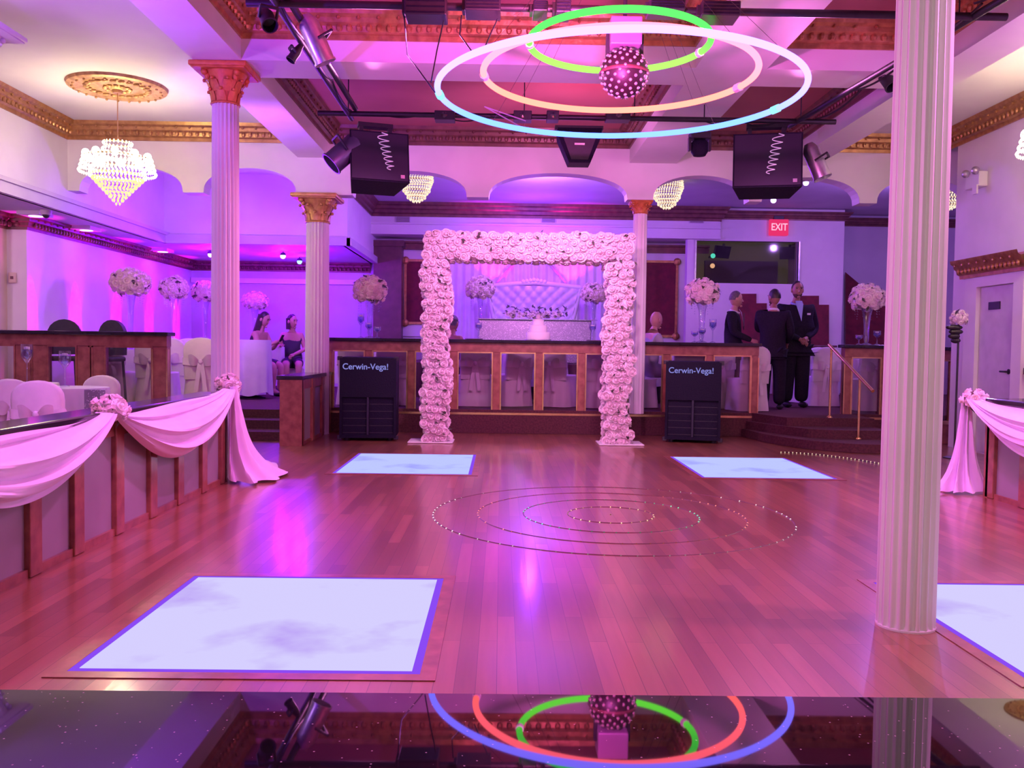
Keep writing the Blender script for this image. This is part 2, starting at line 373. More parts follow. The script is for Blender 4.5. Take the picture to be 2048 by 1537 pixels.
struct('trim_12', MB().box(-2.62, 4.36, 17.9, 17.95, 3.42, 3.47).box(-2.62, 4.36, 17.88, 17.95, 3.62, 3.65), WHITE)
struct('wall_back_pilaster', MB().box(-2.62, -2.05, 18.3, YB, PZ, 3.3).box(-2.66, -2.0, 18.26, YB, 3.22, 3.34), DKWOOD)

# ------------------------------------------------------------------ columns
def capital_mb(r, h, w, M=None):
    b = MB()
    b.lathe([(r*1.1, 0), (r*1.12, .03*h), (r*1.0, .08*h), (r*1.05, .3*h), (r*1.25, .6*h), (r*1.55, .8*h), (r*1.62, .84*h)], 20)
    for ring, (z0, z1, out, k) in enumerate(((.06, .42, 1.28, 8), (.3, .68, 1.55, 8))):
        for j in range(k):
            a = 2*pi*(j+.5*ring)/k
            g = []
            for i in range(5):
                t = i/4; zz = h*(z0+(z1-z0)*(t if t < .8 else .8-(t-.8)*.4)); rr = r*(1.06+.06*ring+(out-1.06)*t**2)
                wd = r*.36*(1-.55*t**2)
                row = []
                for s_ in (-1, 0, 1):
                    aa = a+s_*wd/rr; r2 = rr+(.05*r if s_ == 0 else 0); row.append((r2*cos(aa), r2*sin(aa), zz))
                g.append(row)
            b.sheet(g); b.ball((r*out*cos(a), r*out*sin(a), h*(z0+(z1-z0)*.82)), r*.14, 6, 4)
    for j in range(4):
        a = pi/4+pi/2*j; b.ball((r*1.75*cos(a), r*1.75*sin(a), h*.78), (r*.26, r*.26, h*.09), 8, 5)
        b.ball((r*1.5*cos(a), r*1.5*sin(a), h*.68), (r*.2, r*.2, h*.1), 8, 5)
    b.box(-w/2, w/2, -w/2, w/2, .86*h, h, b=.012); b.box(-w*.46, w*.46, -w*.46, w*.46, .83*h, .87*h)
    return b
def column(label, loc, r, zt, caph, capmat, name='fluted_column', flutes=20, base_z=0, foot=True, capw=None):
    t = thing(name, label, 'column', (loc[0], loc[1], base_z))
    n = flutes*6; rows = []
    H = zt-caph-base_z
    for (z, k) in ((0, 1.0), (.03, 1.0), (H*.33, .99), (H*.66, .965), (H-.05, .93), (H, .93)):
        row = []
        for i in range(n+1):
            ph = (i % 6)/6
            dep = .13*max(0, sin(pi*(ph-.12)/.76)) if .12 < ph < .88 else 0
            if z in (0,): dep *= .3
            rr = r*k*(1-dep); a = 2*pi*i/n; row.append((rr*cos(a), rr*sin(a), z))
        rows.append(row)
    MB().sheet(rows).build('shaft', WHITE, t, True)
    c = capital_mb(r*.93, caph, capw or r*3.7); o = c.build('capital', capmat, t, True); o.location = (0, 0, H)
    if foot: MB().lathe([(r*1.01, -.0), (r*1.01, .008), (r*.98, .012)], 40).build('base_ring', WHITE, t)
    return t
column('thick white fluted column standing on the dance floor beside the lit panel', (1.795, 3.86), .123, ZB, .4, GILT, capw=.55)
column('white fluted column with copper capital rising at the draped end of the half wall', (-2.49, 8.1), .125, ZB, .33, BRONZE, capw=.5)
column('white fluted column with yellow gold capital above the short wood-ended half wall', (-2.46, 11.98), .162, 3.17, .36, GILT, capw=.6)
column('slim white column with copper capital behind the flower arch', (1.84, 12.0), .1, 3.17, .17, BRONZE, flutes=12, base_z=PZ, capw=.3, foot=False)
column('white column top with gilt capital by the ceiling edge above the chandelier side', tuple(aX(-38, 205, -4.2))[:2], .1, ZB+.05, .3, WHITE, capw=.5)

# ------------------------------------------------------------------ light floor panels
PANEL = glow('lit_floor_glass', (.66, .61, 1.0), 1.0, (.50, .36, .93), 1.5)
PANELB = glow('lit_floor_glass_blue', (.50, .56, 1.0), 1.0, (.34, .34, 1.0), 1.6)
VIOLET = glow('violet_edge_light', (.24, .06, .9), 1.0)
def panel(label, x0, x1, y0, y1, m):
    t = thing('lit_floor_panel', label, 'floor light', ((x0+x1)/2, (y0+y1)/2, 0), 0, 'lit panels set into the dance floor')
    w, d = (x1-x0)/2, (y1-y0)/2; e = .032
    f = MB()
    for a in ((-w-.06, w+.06, -d-.06, -d), (-w-.06, w+.06, d, d+.06), (-w-.06, -w, -d, d), (w, w+.06, -d, d)): f.box(*a, .0005, .004)
    f.build('wood_surround', WOOD, t)
    f = MB()
    for a in ((-w, w, -d, -d+e), (-w, w, d-e, d), (-w, -w+e, -d+e, d-e), (w-e, w, -d+e, d-e)): f.box(*a, .0005, .003)
    f.build('edge_light', VIOLET, t)
    MB().box(-w+e, w-e, -d+e, d-e, .0005, .005).build('glass_top', m, t)
panel('large lit white floor panel nearest the black counter, cloudy violet patches', -1.56, -.28, 3.21, 4.56, PANEL)
panel('lit blue-white floor panel in front of the flower arch and left speaker', -1.56, -.26, 8.3, 9.86, PANELB)
panel('lit blue floor panel before the steps and the speaker with handrail side', 1.9, 3.18, 8.3, 9.9, PANELB)
panel('lit white floor panel cut by the frame edge beside the thick column', 1.95, 3.24, 3.2, 4.57, PANEL)

# floor rings of tiny lights
RX, RY = .806, 6.39
for r, lab, c, step in ((1.277, 'outermost ring of tiny white lights set in the floor', (1, .8, .85), 84), (.957, 'ring of tiny red lights in the floor, second from outside', (1, .25, .2), 70),
                        (.63, 'ring of tiny green lights in the floor, third from outside', (.15, .9, .45), 50), (.31, 'smallest innermost ring of tiny orange lights in the floor', (1, .55, .3), 26)):
    t = thing('floor_light_ring', lab, 'floor light', (RX, RY, 0), 0, 'rings of tiny lights in the dance floor')
    MB().tube([(r*cos(2*pi*k/72), r*sin(2*pi*k/72), .0005) for k in range(72)], .004, 4, True).build('groove', DKWOOD, t)
    d0 = None; mb_ = MB().lathe([(.0, .006), (.004, .005), (.0052, .0005)], 6); gm = [glow('dot_%d_%d' % (step, q), c, (.25, .7, 2.2)[q]) for q in range(3)]
    ds = [mb_.build('light_dot', g_, t) for g_ in gm]; first = [True]*3
    for k in range(step):
        a = 2*pi*k/step
        if random.random() < .12: continue
        q = min(2, int(abs(cos(a-.1))**2.2*3)) if r > .4 else (2 if random.random() < .6 else 1)
        o = ds[q]
        if not first[q]: o = ds[q].copy(); COL.objects.link(o); o.parent = t
        first[q] = False; o.location = (r*cos(a), r*sin(a), 0)
t = thing('floor_light_string', 'curved string of tiny warm lights on the floor at the foot of the steps', 'floor light')
curve = []; d0 = MB().ball((0, 0, .007), .0065, 6, 4).build('light_dot', glow('warm_dot', (1, .7, .5), 1.1), t)
for k in range(26):
    u = k/25; p = aZ(1562+195*u, 906+22*u**1.6, 0); curve.append((p.x, p.y, .004))
    o = d0 if k == 0 else d0.copy()
    if k: COL.objects.link(o); o.parent = t
    o.location = (p.x, p.y, 0)
MB().tube(curve, .003, 5).build('cable', BLACK, t)

# ------------------------------------------------------------------ half walls beside the dance floor
def half_wall(label, x_face, depth, y0, y1, zt, pil, sgn, endface=None):
    """face looks towards sgn (+1 = +X). ledge on top"""
    t = thing('half_wall', label, 'half wall', (x_face, (y0+y1)/2, 0)); L = (y1-y0)/2; ym = (y0+y1)/2
    def X(a, b): return (min(-sgn*a, -sgn*b), max(-sgn*a, -sgn*b))
    MB().box(*X(.05, depth), -L, L, 0, zt-.05).build('wall_body', GREYPANEL, t)
    MB().box(*X(-.02, depth+.05), -L-.02, L+.02, zt-.05, zt, b=.01).build('ledge', BLACKTOP, t)
    MB().box(*X(.0, .06), -L, L, 0, .045).build('base_rail', WOOD, t)
    MB().box(*X(.0, .06), -L, L, zt-.16, zt-.05).build('top_board', WOOD, t)
    prev = None
    for y in pil:
        MB().box(*X(-.012, .06), y-ym-.06, y-ym+.06, .001, zt-.05, b=.006).build('pilaster', WOOD, t)
        if prev is not None:
            MB().box(*X(.02, .06), prev-ym+.06, y-ym-.06, .045, zt-.16).build('panel', GREYPANEL, t)
        prev = y
    if endface: MB().box(*X(-.012, depth+.01), *( (-L-.012, -L+.05) if endface < 0 else (L-.05, L+.012)), 0, zt-.05).build('end_panel', WOOD, t)
    return t
pil = [2.4, 2.95, 3.48, 4.0, 4.55, 5.02, 5.56, 6.1, 6.62, 7.15, 7.64]
half_wall('long half wall with grey panels and wood pilasters under the draped swags', -2.37, .17, 2.3, 7.72, .78, pil, 1, 1)
half_wall('short half wall with broad wood end face beside the carpeted steps', -2.34, .24, 10.5, 12.3, .83, [10.57, 11.15, 11.75, 12.24], 1, -1)
half_wall('half wall with pink lit panels beside the door, draped at its corner', 4.08, .5, 3.4, 7.4, .83, [3.5, 4.2, 4.9, 5.6, 6.3, 6.85, 7.33], -1, 1)

# ------------------------------------------------------------------ railings of the platform
def railing(label, x0, x1, y, zb, zt, posts, postw=.1, endposts=True, kick=True, open_bottom=True, frames=True, depth=.26, kz=None):
    t = thing('platform_railing', label, 'railing', ((x0+x1)/2, y, 0), 0); xm = (x0+x1)/2
    MB().box(x0-xm-.03, x1-xm+.03, -depth/2, depth/2, zt-.045, zt, b=.008).build('top_ledge', BLACKTOP, t)
    MB().box(x0-xm, x1-xm, -.07, .07, zt-.17, zt-.045).build('fascia', WOOD, t)
    ks = kz if kz is not None else zb
    if kick:
        MB().box(x0-xm, x1-xm, -.05, .03, .002, ks-.03).build('kick_board', DKWOOD if kz is None else WOOD, t)
        MB().box(x0-xm, x1-xm, -.075, .05, ks-.03, ks).build('gold_sill', BRIGHTGOLD, t)
    xs = [x0+postw/2]+list(posts)+[x1-postw/2]
    for i, x in enumerate(xs):
        e = i in (0, len(xs)-1)
        po = MB().box(x-xm-postw/2, x-xm+postw/2, -.06, .06, (.002 if e else ks), zt-.17, b=.005).build('post', WOOD, t)
        if e:
            g = MB()
            for s_ in (-1, 1): g.box(x-xm+s_*postw*.5-.008, x-xm+s_*postw*.5+.008, -.068, .0, .01, zt-.2)
            g.build('post_trim', BRIGHTGOLD, po)
        if i < len(xs)-1:
            a, b_ = x+postw/2-xm, xs[i+1]-postw/2-xm
            g = MB(); w = .018
            for q in ((a, a+w, ks, zt-.17), (b_-w, b_, ks, zt-.17), (a+w, b_-w, zt-.17-w, zt-.17), (a+w, b_-w, ks, ks+w)): g.box(q[0], q[1], -.065, -.03, q[2], q[3])
            pt = g.build('panel_trim', BRIGHTGOLD if frames else WOOD, t)
            if frames != 2: MB().box(a, b_, -.004, .004, ks, zt-.17).build('glass_pane', PANE, pt)
    return t
YR = 12.42
railing('long wood and black topped railing behind the flower arch and speakers', -2.42, 3.58, YR, PZ, 1.3, [-1.83, -1.24, -.65, -.06, .53, 1.12, 1.71, 2.3, 2.9], kz=.29)
railing('short railing section beyond the steps with brass handrail', 4.78, 5.9, YR, PZ, 1.3, [5.35], kz=.29)
t = railing('railing end section standing by the side wall near the door', 5.6, 6.05, 11.75, PZ, 1.28, [], kz=.29)
tl = railing('railing with broad wood posts behind the covered chairs', -6.55, -3.93, 10.62, PZ, 1.32, [-5.62, -5.42, -4.9, -4.75], postw=.17, kz=.36, frames=False)

# brass handrails
def handrail(label, p0, p1, posts):
    t = thing('brass_handrail', label, 'handrail', p0); a = Vector(p0)
    d = (Vector(p1)-a); MB().tube([(0, 0, 0), d*.02, d*.98, d], .022, 10).build('rail', BRIGHTGOLD, t, True)
    for q, zb in posts:
        p = d*q; b = MB().tube([(p.x, p.y, p.z), (p.x, p.y, zb-a.z)], .016, 10)
        b.lathe([(.04, zb-a.z), (.04, zb-a.z+.01), (.02, zb-a.z+.03)], 12, T(p.x, p.y, 0)); b.build('post', BRIGHTGOLD, t, True)
pa, pb = aY(1658, 690, 11.75), aY(1746, 783, 10.75)
handrail('sloping brass handrail on posts at the side of the carpeted steps', pa, pb, ((.06, PZ), (.72, .115)))

# ------------------------------------------------------------------ roses, bouquets
def rose_mb(r=.06, seed=0, lay=3):
    rnd = random.Random(seed); b = MB()
    for L in range(lay):
        k = (3, 5, 6)[L]; R = r*(.34, .68, 1.0)[L]; hgt = r*(1.0, .85, .5)[L]
        for j in range(k):
            a = 2*pi*(j+.37*L+rnd.random()*.3)/k; w = 1.25*pi/k; g = []
            for i in range(3):
                t = i/2; rr = R*(.25+.75*t**.7)*(1+.1*rnd.random()); zz = -r*.2+hgt*(.2+.85*t)-(.25*r*t*t*(L == 2))
                g.append([(rr*cos(a+s_*w*(.7+.3*t)), rr*sin(a+s_*w*(.7+.3*t)), zz-(abs(s_)*.12*r)) for s_ in (-1, 0, 1)])
            b.sheet(g)
    b.ball((0, 0, r*.45), (r*.3, r*.3, r*.4), 6, 4); b.ball((0, 0, r*.05), (r*.72, r*.72, r*.4), 8, 4)
    return b
ROSES = [rose_mb(.06, s) for s in range(4)]
def orient(p, nrm, s, spin): 
    q = Vector(nrm).normalized().to_track_quat('Z', 'Y'); return Matrix.Translation(p) @ q.to_matrix().to_4x4() @ Matrix.Rotation(spin, 4, 'Z') @ Matrix.Scale(s, 4)
def leaf(b, p, nrm, s, spin):
    M = orient(p, nrm, s, spin)
    b.add([(0, 0, 0), (.02, .03, .012), (0, .085, .02), (-.02, .03, .012)], [(0, 1, 2, 3)], M)
def bouquet(parent, c, R, n, m, seed, flat=1.0, s=1.0, leaves=10, name='flower_ball'):
    rnd = random.Random(seed); b = MB(); lv = MB(); c = Vector(c)
    b.ball(c, (R*.8, R*.8, R*.8*flat), 12, 8)
    for i in range(n):
        z = 1-1.75*(i+.5)/n; a = i*2.39996; q = sqrt(max(0, 1-z*z)); d = Vector((q*cos(a), q*sin(a), z)); k = R*(.86+.12*rnd.random())
        p = c+Vector((d.x*k, d.y*k, d.z*k*flat)); R_ = ROSES[i % 4]; b.add(R_.v, R_.f, orient(p, d, s*(.9+.35*rnd.random()), rnd.random()*6))
    for i in range(leaves):
        d = Vector((rnd.uniform(-1, 1), rnd.uniform(-1, .3), rnd.uniform(-.8, .7))).normalized()
        leaf(lv, c+Vector((d.x, d.y, d.z*flat))*R*1.0, d, .9+.6*rnd.random(), rnd.random()*6)
    b.build(name, m, parent, True, fix=False)
    if leaves: lv.build('leaves', LEAF, parent, fix=False)

# floral arch
def arch():
    yA = 11.18; pL, pR = aZ(871, 886, 0), aZ(1230, 889, 0)
    xl, xr = pL.x, pR.x; ztop = 2.54; w = .37
    t = thing('flower_arch', 'tall square arch covered in white and blush roses before the railing', 'flower arch', ((xl+xr)/2, yA, 0))
    xm = (xl+xr)/2; hw = (xr-xl)/2; hw2 = hw+.015; hd = .115
    f = MB()
    for s_ in (-1, 1): f.tube([(s_*hw, 0, .02), (s_*(hw+.06), 0, 1.3), (s_*hw2, 0, ztop-.18)], .09, 8)
    f.box(-hw2, hw2, -.08, .08, ztop-.2, ztop-.05); f.build('frame', WHITE, t)
    for s_ in (-1, 1):
        MB().box(s_*(hw+.06)-.28, s_*(hw+.06)+.28, -.22, .22, .002, .018, b=.006).build('base_plate', WHITE, t)
    rnd = random.Random(3); spots = []
    def lx(z): return hw+(hw2-hw)*(z/2.35)
    sp = .094
    for s_ in (-1, 1):
        nz = int(2.3/sp)
        for i in range(nz):
            z = .05+i*sp; cx = s_*(lx(z)+.02*sin(z*7+s_))
            ww = .128+.014*sin(z*5.3+s_*2)
            for j in range(4):
                for rep in range(1):
                    x = cx+(j-1.5)/1.5*(ww-.02)+(.02 if i % 2 else -.02)+rnd.uniform(-.012, .012)
                    spots.append((x, -hd-.03-.03*rnd.random(), z+rnd.uniform(-.02, .02), (rnd.uniform(-.25, .25)+(j-1.5)*.25, -1, rnd.uniform(-.1, .4))))
            for e in (-1, 1):
                for j in range(2): spots.append((cx+e*(ww), (-.06+.13*j), z+rnd.uniform(-.03, .03), (e, -.25, .2)))
            if i % 2 == 0:
                for j in range(3): spots.append((cx+(j-1)*.12, hd+.04, z, (0, 1, .1)))
    nx = int(2*hw2/sp)
    for i in range(nx+3):
        x = -hw2-.1+(2*hw2+.2)*i/(nx+2)
        for j in range(4): spots.append((x+(.02 if j % 2 else -.02)+rnd.uniform(-.015, .015), -hd-.03-.03*rnd.random(), ztop-.21+.24*j/3.2+rnd.uniform(-.02, .02), (rnd.uniform(-.3, .3), -1, rnd.uniform(-.3, .4)+(j-1.5)*.2)))
        for j in range(2): spots.append((x, -.06+.13*j, ztop+.03, (0, -.2, 1))); spots.append((x, -.05+.12*j, ztop-.25, (0, -.2, -1)))
        if i % 2 == 0:
            for j in range(3): spots.append((x, hd+.04, ztop-.2+.1*j, (0, 1, 0)))
    front = [q for q in spots if q[3][1] == -1]; rnd.shuffle(front); keep = set(map(id, front[:100]))
    mes = []
    for r_ in ROSES:
        o = r_.build('rose', ROSE, t, True, fix=False); mes.append(o)
    rest = MB(); k = 0
    mats = [WHITEROSE, ROSE]
    for q in spots:
        M = orient(Vector(q[:3]), q[3], .92+.35*rnd.random(), rnd.random()*6)
        if id(q) in keep:
            if k < 4: o = mes[k]
            else: o = mes[k % 4].copy(); COL.objects.link(o)
            o.parent = t; o.matrix_local = M; k += 1
        else: r_ = ROSES[rnd.randrange(4)]; rest.add(r_.v, r_.f, M)
    o = rest.build('roses', ROSE, t, True, fix=False); o['kind'] = 'stuff'
    lv = MB()
    for q in front:
        if rnd.random() < .3: leaf(lv, Vector((q[0]+.045, q[1]-.035, q[2]+.045)), q[3], .5+.5*rnd.random(), rnd.random()*6)
    o = lv.build('leaves', LEAF, t, fix=False); o['kind'] = 'stuff'
arch()

# table centrepieces
def trumpet(h, r0, r1, foot=.07):
    return [(foot, 0), (foot, .012), (foot*.3, .03), (r0, .08), (r0*1.05, h*.4), (r0*1.4, h*.75), (r1, h)]
def centrepiece(label, base, h, R, m, seed, n=46, flat=.85, beads=True):
    t = thing('rose_centrepiece', label, 'flower arrangement', base, 0, 'tall rose centrepieces')
    MB().lathe(trumpet(h, .035, .085), 16, cap=False).build('vase', GLASS, t, True)
    bouquet(t, (0, 0, h+R*flat*.62), R, n, m, seed, flat, R/.24*1.05, 10)
    if beads:
        b = MB()
        for k in range(10):
            a = 2*pi*k/10+.2
            for j in range(int(4+3*random.random())): b.ball((.17*cos(a)*R/.24, .17*sin(a)*R/.24, h+.0-.035*j), .007, 5, 3)
        b.build('crystal_strands', GLASS, t)
    return t
def cp_px(label, px, py, wpx, base_z, Y, m, seed, **k):
    p = aY(px, py, Y); R = wpx/2/F*Y*.93; fl = k.pop('flat', .85); h = p.z-base_z-R*fl*.62
    return centrepiece(label, (p.x, Y, base_z), h, R, m, seed, flat=fl, **k)
cp_px('cream rose ball on a tall glass vase behind the railing near the glowing side wall', 261, 567, 76, PZ+.76, 13.4, CREAMROSE, 1, flat=.7)
cp_px('cream rose ball on a slim vase, second along the glowing side wall', 348, 578, 56, PZ+.76, 15.0, CREAMROSE, 2)
cp_px('pale rose ball partly hidden by the copper capital column', 410, 585, 52, PZ+.76, 16.2, CREAMROSE, 3)
cp_px('violet lit rose ball low behind the woman with phone', 510, 603, 50, PZ+.76, 17.4, CREAMROSE, 4, flat=.7)
cp_px('cream rose ball on trumpet vase on the railing above the left speaker', 740, 581, 66, 1.3, YR, CREAMROSE, 5)
cp_px('cream rose ball beside the throne sofa, on the side of the dark pilaster', 961, 578, 58, .92+.78, 16.2, CREAMROSE, 6)
cp_px('cream rose ball beside the throne sofa, close to the slim column', 1188, 588, 52, .92+.78, 16.2, CREAMROSE, 7)
cp_px('pink rose ball on the railing beside the man with the tie', 1405, 586, 66, 1.3, YR, ROSE, 8)
cp_px('pink rose ball on the railing section beyond the brass handrail', 1735, 597, 68, 1.3, YR, ROSE, 9)
# candle glasses
def candle_glass(label, base, h=.26, r=.045, m=BLUEGLASS, group='candle glasses'):
    t = thing('candle_glass', label, 'candle glass', base, 0, group)
    MB().lathe([(r*.8, 0), (r*.8, .008), (.008, .02), (.008, h*.5), (r*.5, h*.58), (r, h*.7), (r, h)], 14, cap=False).build('goblet', GLASS, t, True)
    cw = MB().lathe([(0, h*.6), (r*.9, h*.72), (r*.9, h*.86), (0, h*.87)], 14).build('coloured_water', m, t, True)
    MB().lathe([(r*.5, h*.87), (r*.5, h*.93), (0, h*.94)], 10).build('floating_candle', WHITEROSE, cw)
    return t
for px, h, lab in ((722, .34, 'tall stemmed candle glass on the railing beside the cream rose ball'), (738, .22, 'middle candle glass below the cream rose ball on the railing'), (755, .16, 'low candle glass on the railing beside the flower arch side'),
                   (957, .24, 'candle glass on the railing just inside the arch, below the sofa flowers'), (1184, .24, 'candle glass on the railing inside the arch near its lit far leg'),
                   (1388, .16, 'low candle glass under the pink rose ball'), (1403, .2, 'round candle glass at the vase under the pink rose ball'), (1424, .33, 'tall candle glass beside the man with the tie'), (1716, .14, 'low candle glass on railing beyond the handrail'), (1752, .2, 'candle glass on railing beside the thick column')):
    p = aY(px, 682, YR); candle_glass(lab, (p.x, YR-.03, 1.3), h, .05)
for px in (948, 1190):
    p = aY(px, 681, YR); tag(MB().lathe([(0, .0), (.11, .002), (.13, .012), (.1, .008), (0, .006)], 20, T(p.x, YR-.02, 1.3)).build('serving_plate', WHITE, None, True), 'white plate on the railing near the %s candle glass inside the arch' % ('dark pilaster side' if px < 1000 else 'slim column side'), 'plate', 'plates on the railing')

# cake
p = aY(1076, 681, YR)
t = thing('tiered_cake', 'white tiered cake on the railing centred inside the flower arch', 'cake', (p.x, YR, 1.3)); t.scale = (1.25, 1.0, 1.2)
zz = .012
MB().lathe([(0, 0), (.15, .0), (.15, .012), (0, .012)], 24).build('cake_board', SILVER, t)
for r_, h_ in ((.135, .085), (.1, .08), (.065, .07)):
    MB().lathe([(0, zz), (r_, zz), (r_, zz+h_-.01), (r_-.01, zz+h_), (0, zz+h_)], 24).build('tier', WHITE, t, True); zz += h_
bt = MB(); bt.ball((0, 0, zz+.025), .03, 8, 6); bt.build('topper', WHITEROSE, t)

# ------------------------------------------------------------------ sofa table group on the stage
t = thing('head_table', 'long head table under silver sequined cloth before the throne sofa', 'table', (.6, 16.2, .92))
MB().box(-1.0, 1.0, -.36, .36, .0, .77, b=.02).build('sequin_cloth', SEQUIN, t)
MB().box(-1.02, 1.02, -.38, .38, .77, .785).build('tabletop', SEQUIN, t)
t = thing('table_garland', 'low garland of cream roses and dark leaves along the silver table', 'flower arrangement', (.62, 16.0, .92+.785))
b = MB(); lv = MB(); rnd = random.Random(9)
for i in range(46):
    p_ = Vector((rnd.uniform(-.52, .52), rnd.uniform(-.1, .1), .03+rnd.uniform(0, .1))); q = ROSES[i % 4]; b.add(q.v, q.f, orient(p_, (rnd.uniform(-.5, .5), -.7, .8), .75+.3*rnd.random(), rnd.random()*6))
for i in range(60): leaf(lv, Vector((rnd.uniform(-.56, .56), rnd.uniform(-.16, .1), .04+rnd.uniform(0, .17))), (rnd.uniform(-.5, .5), -.7, .9), 1.1, rnd.random()*6)
b.build('roses', CREAMROSE, t, True, fix=False); lv.build('leaves', LEAF, t, fix=False)

TUFT = mat('white_tufted_leather', (.78, .74, .8), (.7, .66, .74), .4, scale=4)
def sofa():
    t = thing('throne_sofa', 'white tufted throne sofa with flared back behind the silver table', 'sofa', (.62, 17.2, .92))
    def W(z): return .64+.24*(z-.4)/1.1
    g = []
    nu, nv = 64, 36
    for j in range(nv+1):
        z = .42+1.0*j/nv; row = []
        top = .05*cos((0)*pi)
        for i in range(nu+1):
            u = i/nu*2-1; x = u*W(z)
            a = (u*8+ (z*9)); c = (u*8-(z*9))
            tuft = abs(sin(a*pi/2)*sin(c*pi/2))**.5
            row.append((x, .12-.05*tuft, z+.05*(1-u*u)*(j/nv)))
        g.append(row)
    MB().sheet(g).build('tufted_back', TUFT, t, True)
    f = MB()
    for s_ in (-1, 1): f.tube([(s_*(W(.05)), .15, .05), (s_*(W(.9)+.03), .14, .9), (s_*(W(1.45)+.03), .14, 1.45)], .045, 8)
    f.tube([(-W(1.45)-.03, .14, 1.45), (-.4, .14, 1.5), (0, .14, 1.53), (.4, .14, 1.5), (W(1.45)+.03, .14, 1.45)], .05, 8)
    for k in range(7): f.ball(((k-3)*.07, .12, 1.58-.012*abs(k-3)), (.045, .04, .05), 8, 5)
    f.box(-.85, .85, .16, .22, .1, 1.45); f.build('carved_frame', WHITE, t, True)
    MB().box(-.62, .62, -.55, .15, .22, .46, b=.05).build('seat', TUFT, t, True)
    for s_ in (-1, 1): MB().box(s_*.72-.1, s_*.72+.1, -.55, .15, .08, .62, b=.05).build('arm', TUFT, t, True)
sofa()
def curtain(b, x0, x1, y, z0, z1, amp, per, slant=0, nz=10, seedv=0):
    n = int((x1-x0)/per*10); g = []
    for j in range(nz+1):
        v = j/nz; row = []
        for i in range(n+1):
            x = x0+(x1-x0)*i/n; row.append((x+slant*v, y+amp*sin(2*pi*x/per+.6*sin(x*3+seedv))*(.6+.4*(1-v)), z0+(z1-z0)*v))
        g.append(row)
    b.sheet(g)
t = thing('backdrop_drape', 'white pleated backdrop curtain hung behind the throne sofa', 'curtain', (.6, 18.2, .92))
b = MB(); curtain(b, -1.75, 2.0, 0, .0, 2.42, .04, .16); b.build('pleated_sheer', CLOTH, t, True, fix=False)
for s_, lab in ((-1, 'a'), (1, 'b')):
    b = MB(); g = []
    for j in range(14):
        v = j/13; row = []
        for i in range(30):
            u = i/29; x = s_*(.05+ .82*v*(.35+.65*u) + .06*u); z = 2.4-1.0*v*(.45+.55*u)-.08*u
            row.append((x, -.09-.03*sin(u*22), z))
        g.append(row)
    b.sheet(g).build('swag', CLOTH, t, True, fix=False)
MB().tube([(-1.85, 0, 2.43), (2.1, 0, 2.43)], .025, 8).build('rod', SILVER, t)

# wall panels of maroon velvet with gilt frames
def framed_panel(label, x0, x1, z0, z1, y):
    t = thing('velvet_wall_panel', label, 'wall panel', ((x0+x1)/2, y, z0)); w = (x1-x0)/2; h = z1-z0
    MB().box(-w-.22, w+.22, -.03, 0, -.3, h+.22).build('white_surround', WHITE, t)
    MB().box(-w, w, -.05, -.03, 0, h).build('velvet', MAROON, t)
    f = MB(); e = .05
    for a in ((-w-e, w+e, -e, 0), (-w-e, w+e, h, h+e), (-w-e, -w, 0, h), (w, w+e, 0, h)): f.box(a[0], a[1], -.075, -.03, a[2], a[3])
    for sx in (-1, 1):
        for zz in (0, h): f.ball((sx*(w+e/2), -.07, zz+(e/2 if zz else -e/2)), (.08, .03, .08), 8, 6)
    f.build('gilt_frame', GOLD, t)
framed_panel('dark red velvet wall panel behind the arch leg and rose ball', -1.98, -1.32, 1.7, 2.95, YB)
framed_panel('dark red velvet wall panel behind the seated guest near the slim column', 2.95, 3.62, 1.5, 3.0, YB)
# stepped maroon dado on exit wall and stair-side
def stepped(label, pxs, Y):
    P = [aY(x, y, Y) for x, y in pxs]
    return tag(MB().prism([(p.x, p.z) for p in P], Y, Y-.03).build('stepped_wall_panel', MAROON), label, 'wall panel')
stepped('dark red stepped wall panel behind the man with the tie', [(1466, 720), (1466, 588), (1512, 588), (1512, 607), (1533, 607), (1533, 720)], 17.99)
stepped('dark red stepped wall panel beside the tallest man', [(1594, 700), (1594, 592), (1637, 592), (1637, 610), (1657, 610), (1657, 700)], 17.99)
stepped('dark red sloping stair panel behind the last rose ball', [(1690, 690), (1690, 545), (1722, 572), (1800, 640), (1800, 690)], 18.6)
P = aY(1638, 700, 17.4)
t = thing('side_cabinet', 'low brown wooden cabinet behind the covered chairs near the handrail', 'cabinet', (5.9, 17.3, PZ))
MB().box(-.55, .5, -.2, .2, 0, .95, b=.01).build('cabinet_body', WOOD, t); MB().box(-.6, .55, -.24, .24, .95, .99, b=.008).build('cabinet_top', DKWOOD, t)
for s_ in (-1, 1): MB().box(s_*.25-.22, s_*.25+.22, -.215, -.2, .08, .88).build('cabinet_door', DKWOOD, t)

# serving window
OLIVE = mat('self_lit_olive_wall', (.10, .085, .035), (.06, .05, .03), .7, scale=2, emit=(.10, .08, .03), es=.35)  # wall emits a faint glow in place of light inside the room
wx0, wx1, wz0, wz1 = 3.9, 5.96, 2.55, 3.4
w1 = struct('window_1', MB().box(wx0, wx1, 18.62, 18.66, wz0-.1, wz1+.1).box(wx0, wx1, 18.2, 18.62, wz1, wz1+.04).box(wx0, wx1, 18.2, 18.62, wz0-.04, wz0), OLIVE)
f = MB()
for a in ((wx0-.03, wx0, wz0, wz1), (wx1, wx1+.03, wz0, wz1)): f.box(a[0], a[1], 17.97, 18.05, a[2], a[3])
f.build('window_frame', SILVER, w1); MB().box(wx0, wx1, 18.08, 18.085, wz0, wz1).build('pane', glass('window_glass', (.8, .8, .75), .0), w1)
MB().box(wx0+.3, wx1-.25, 18.5, 18.6, wz0, wz0+.5).build('sill_counter', mat('dim_brown', (.05, .035, .03)), w1)
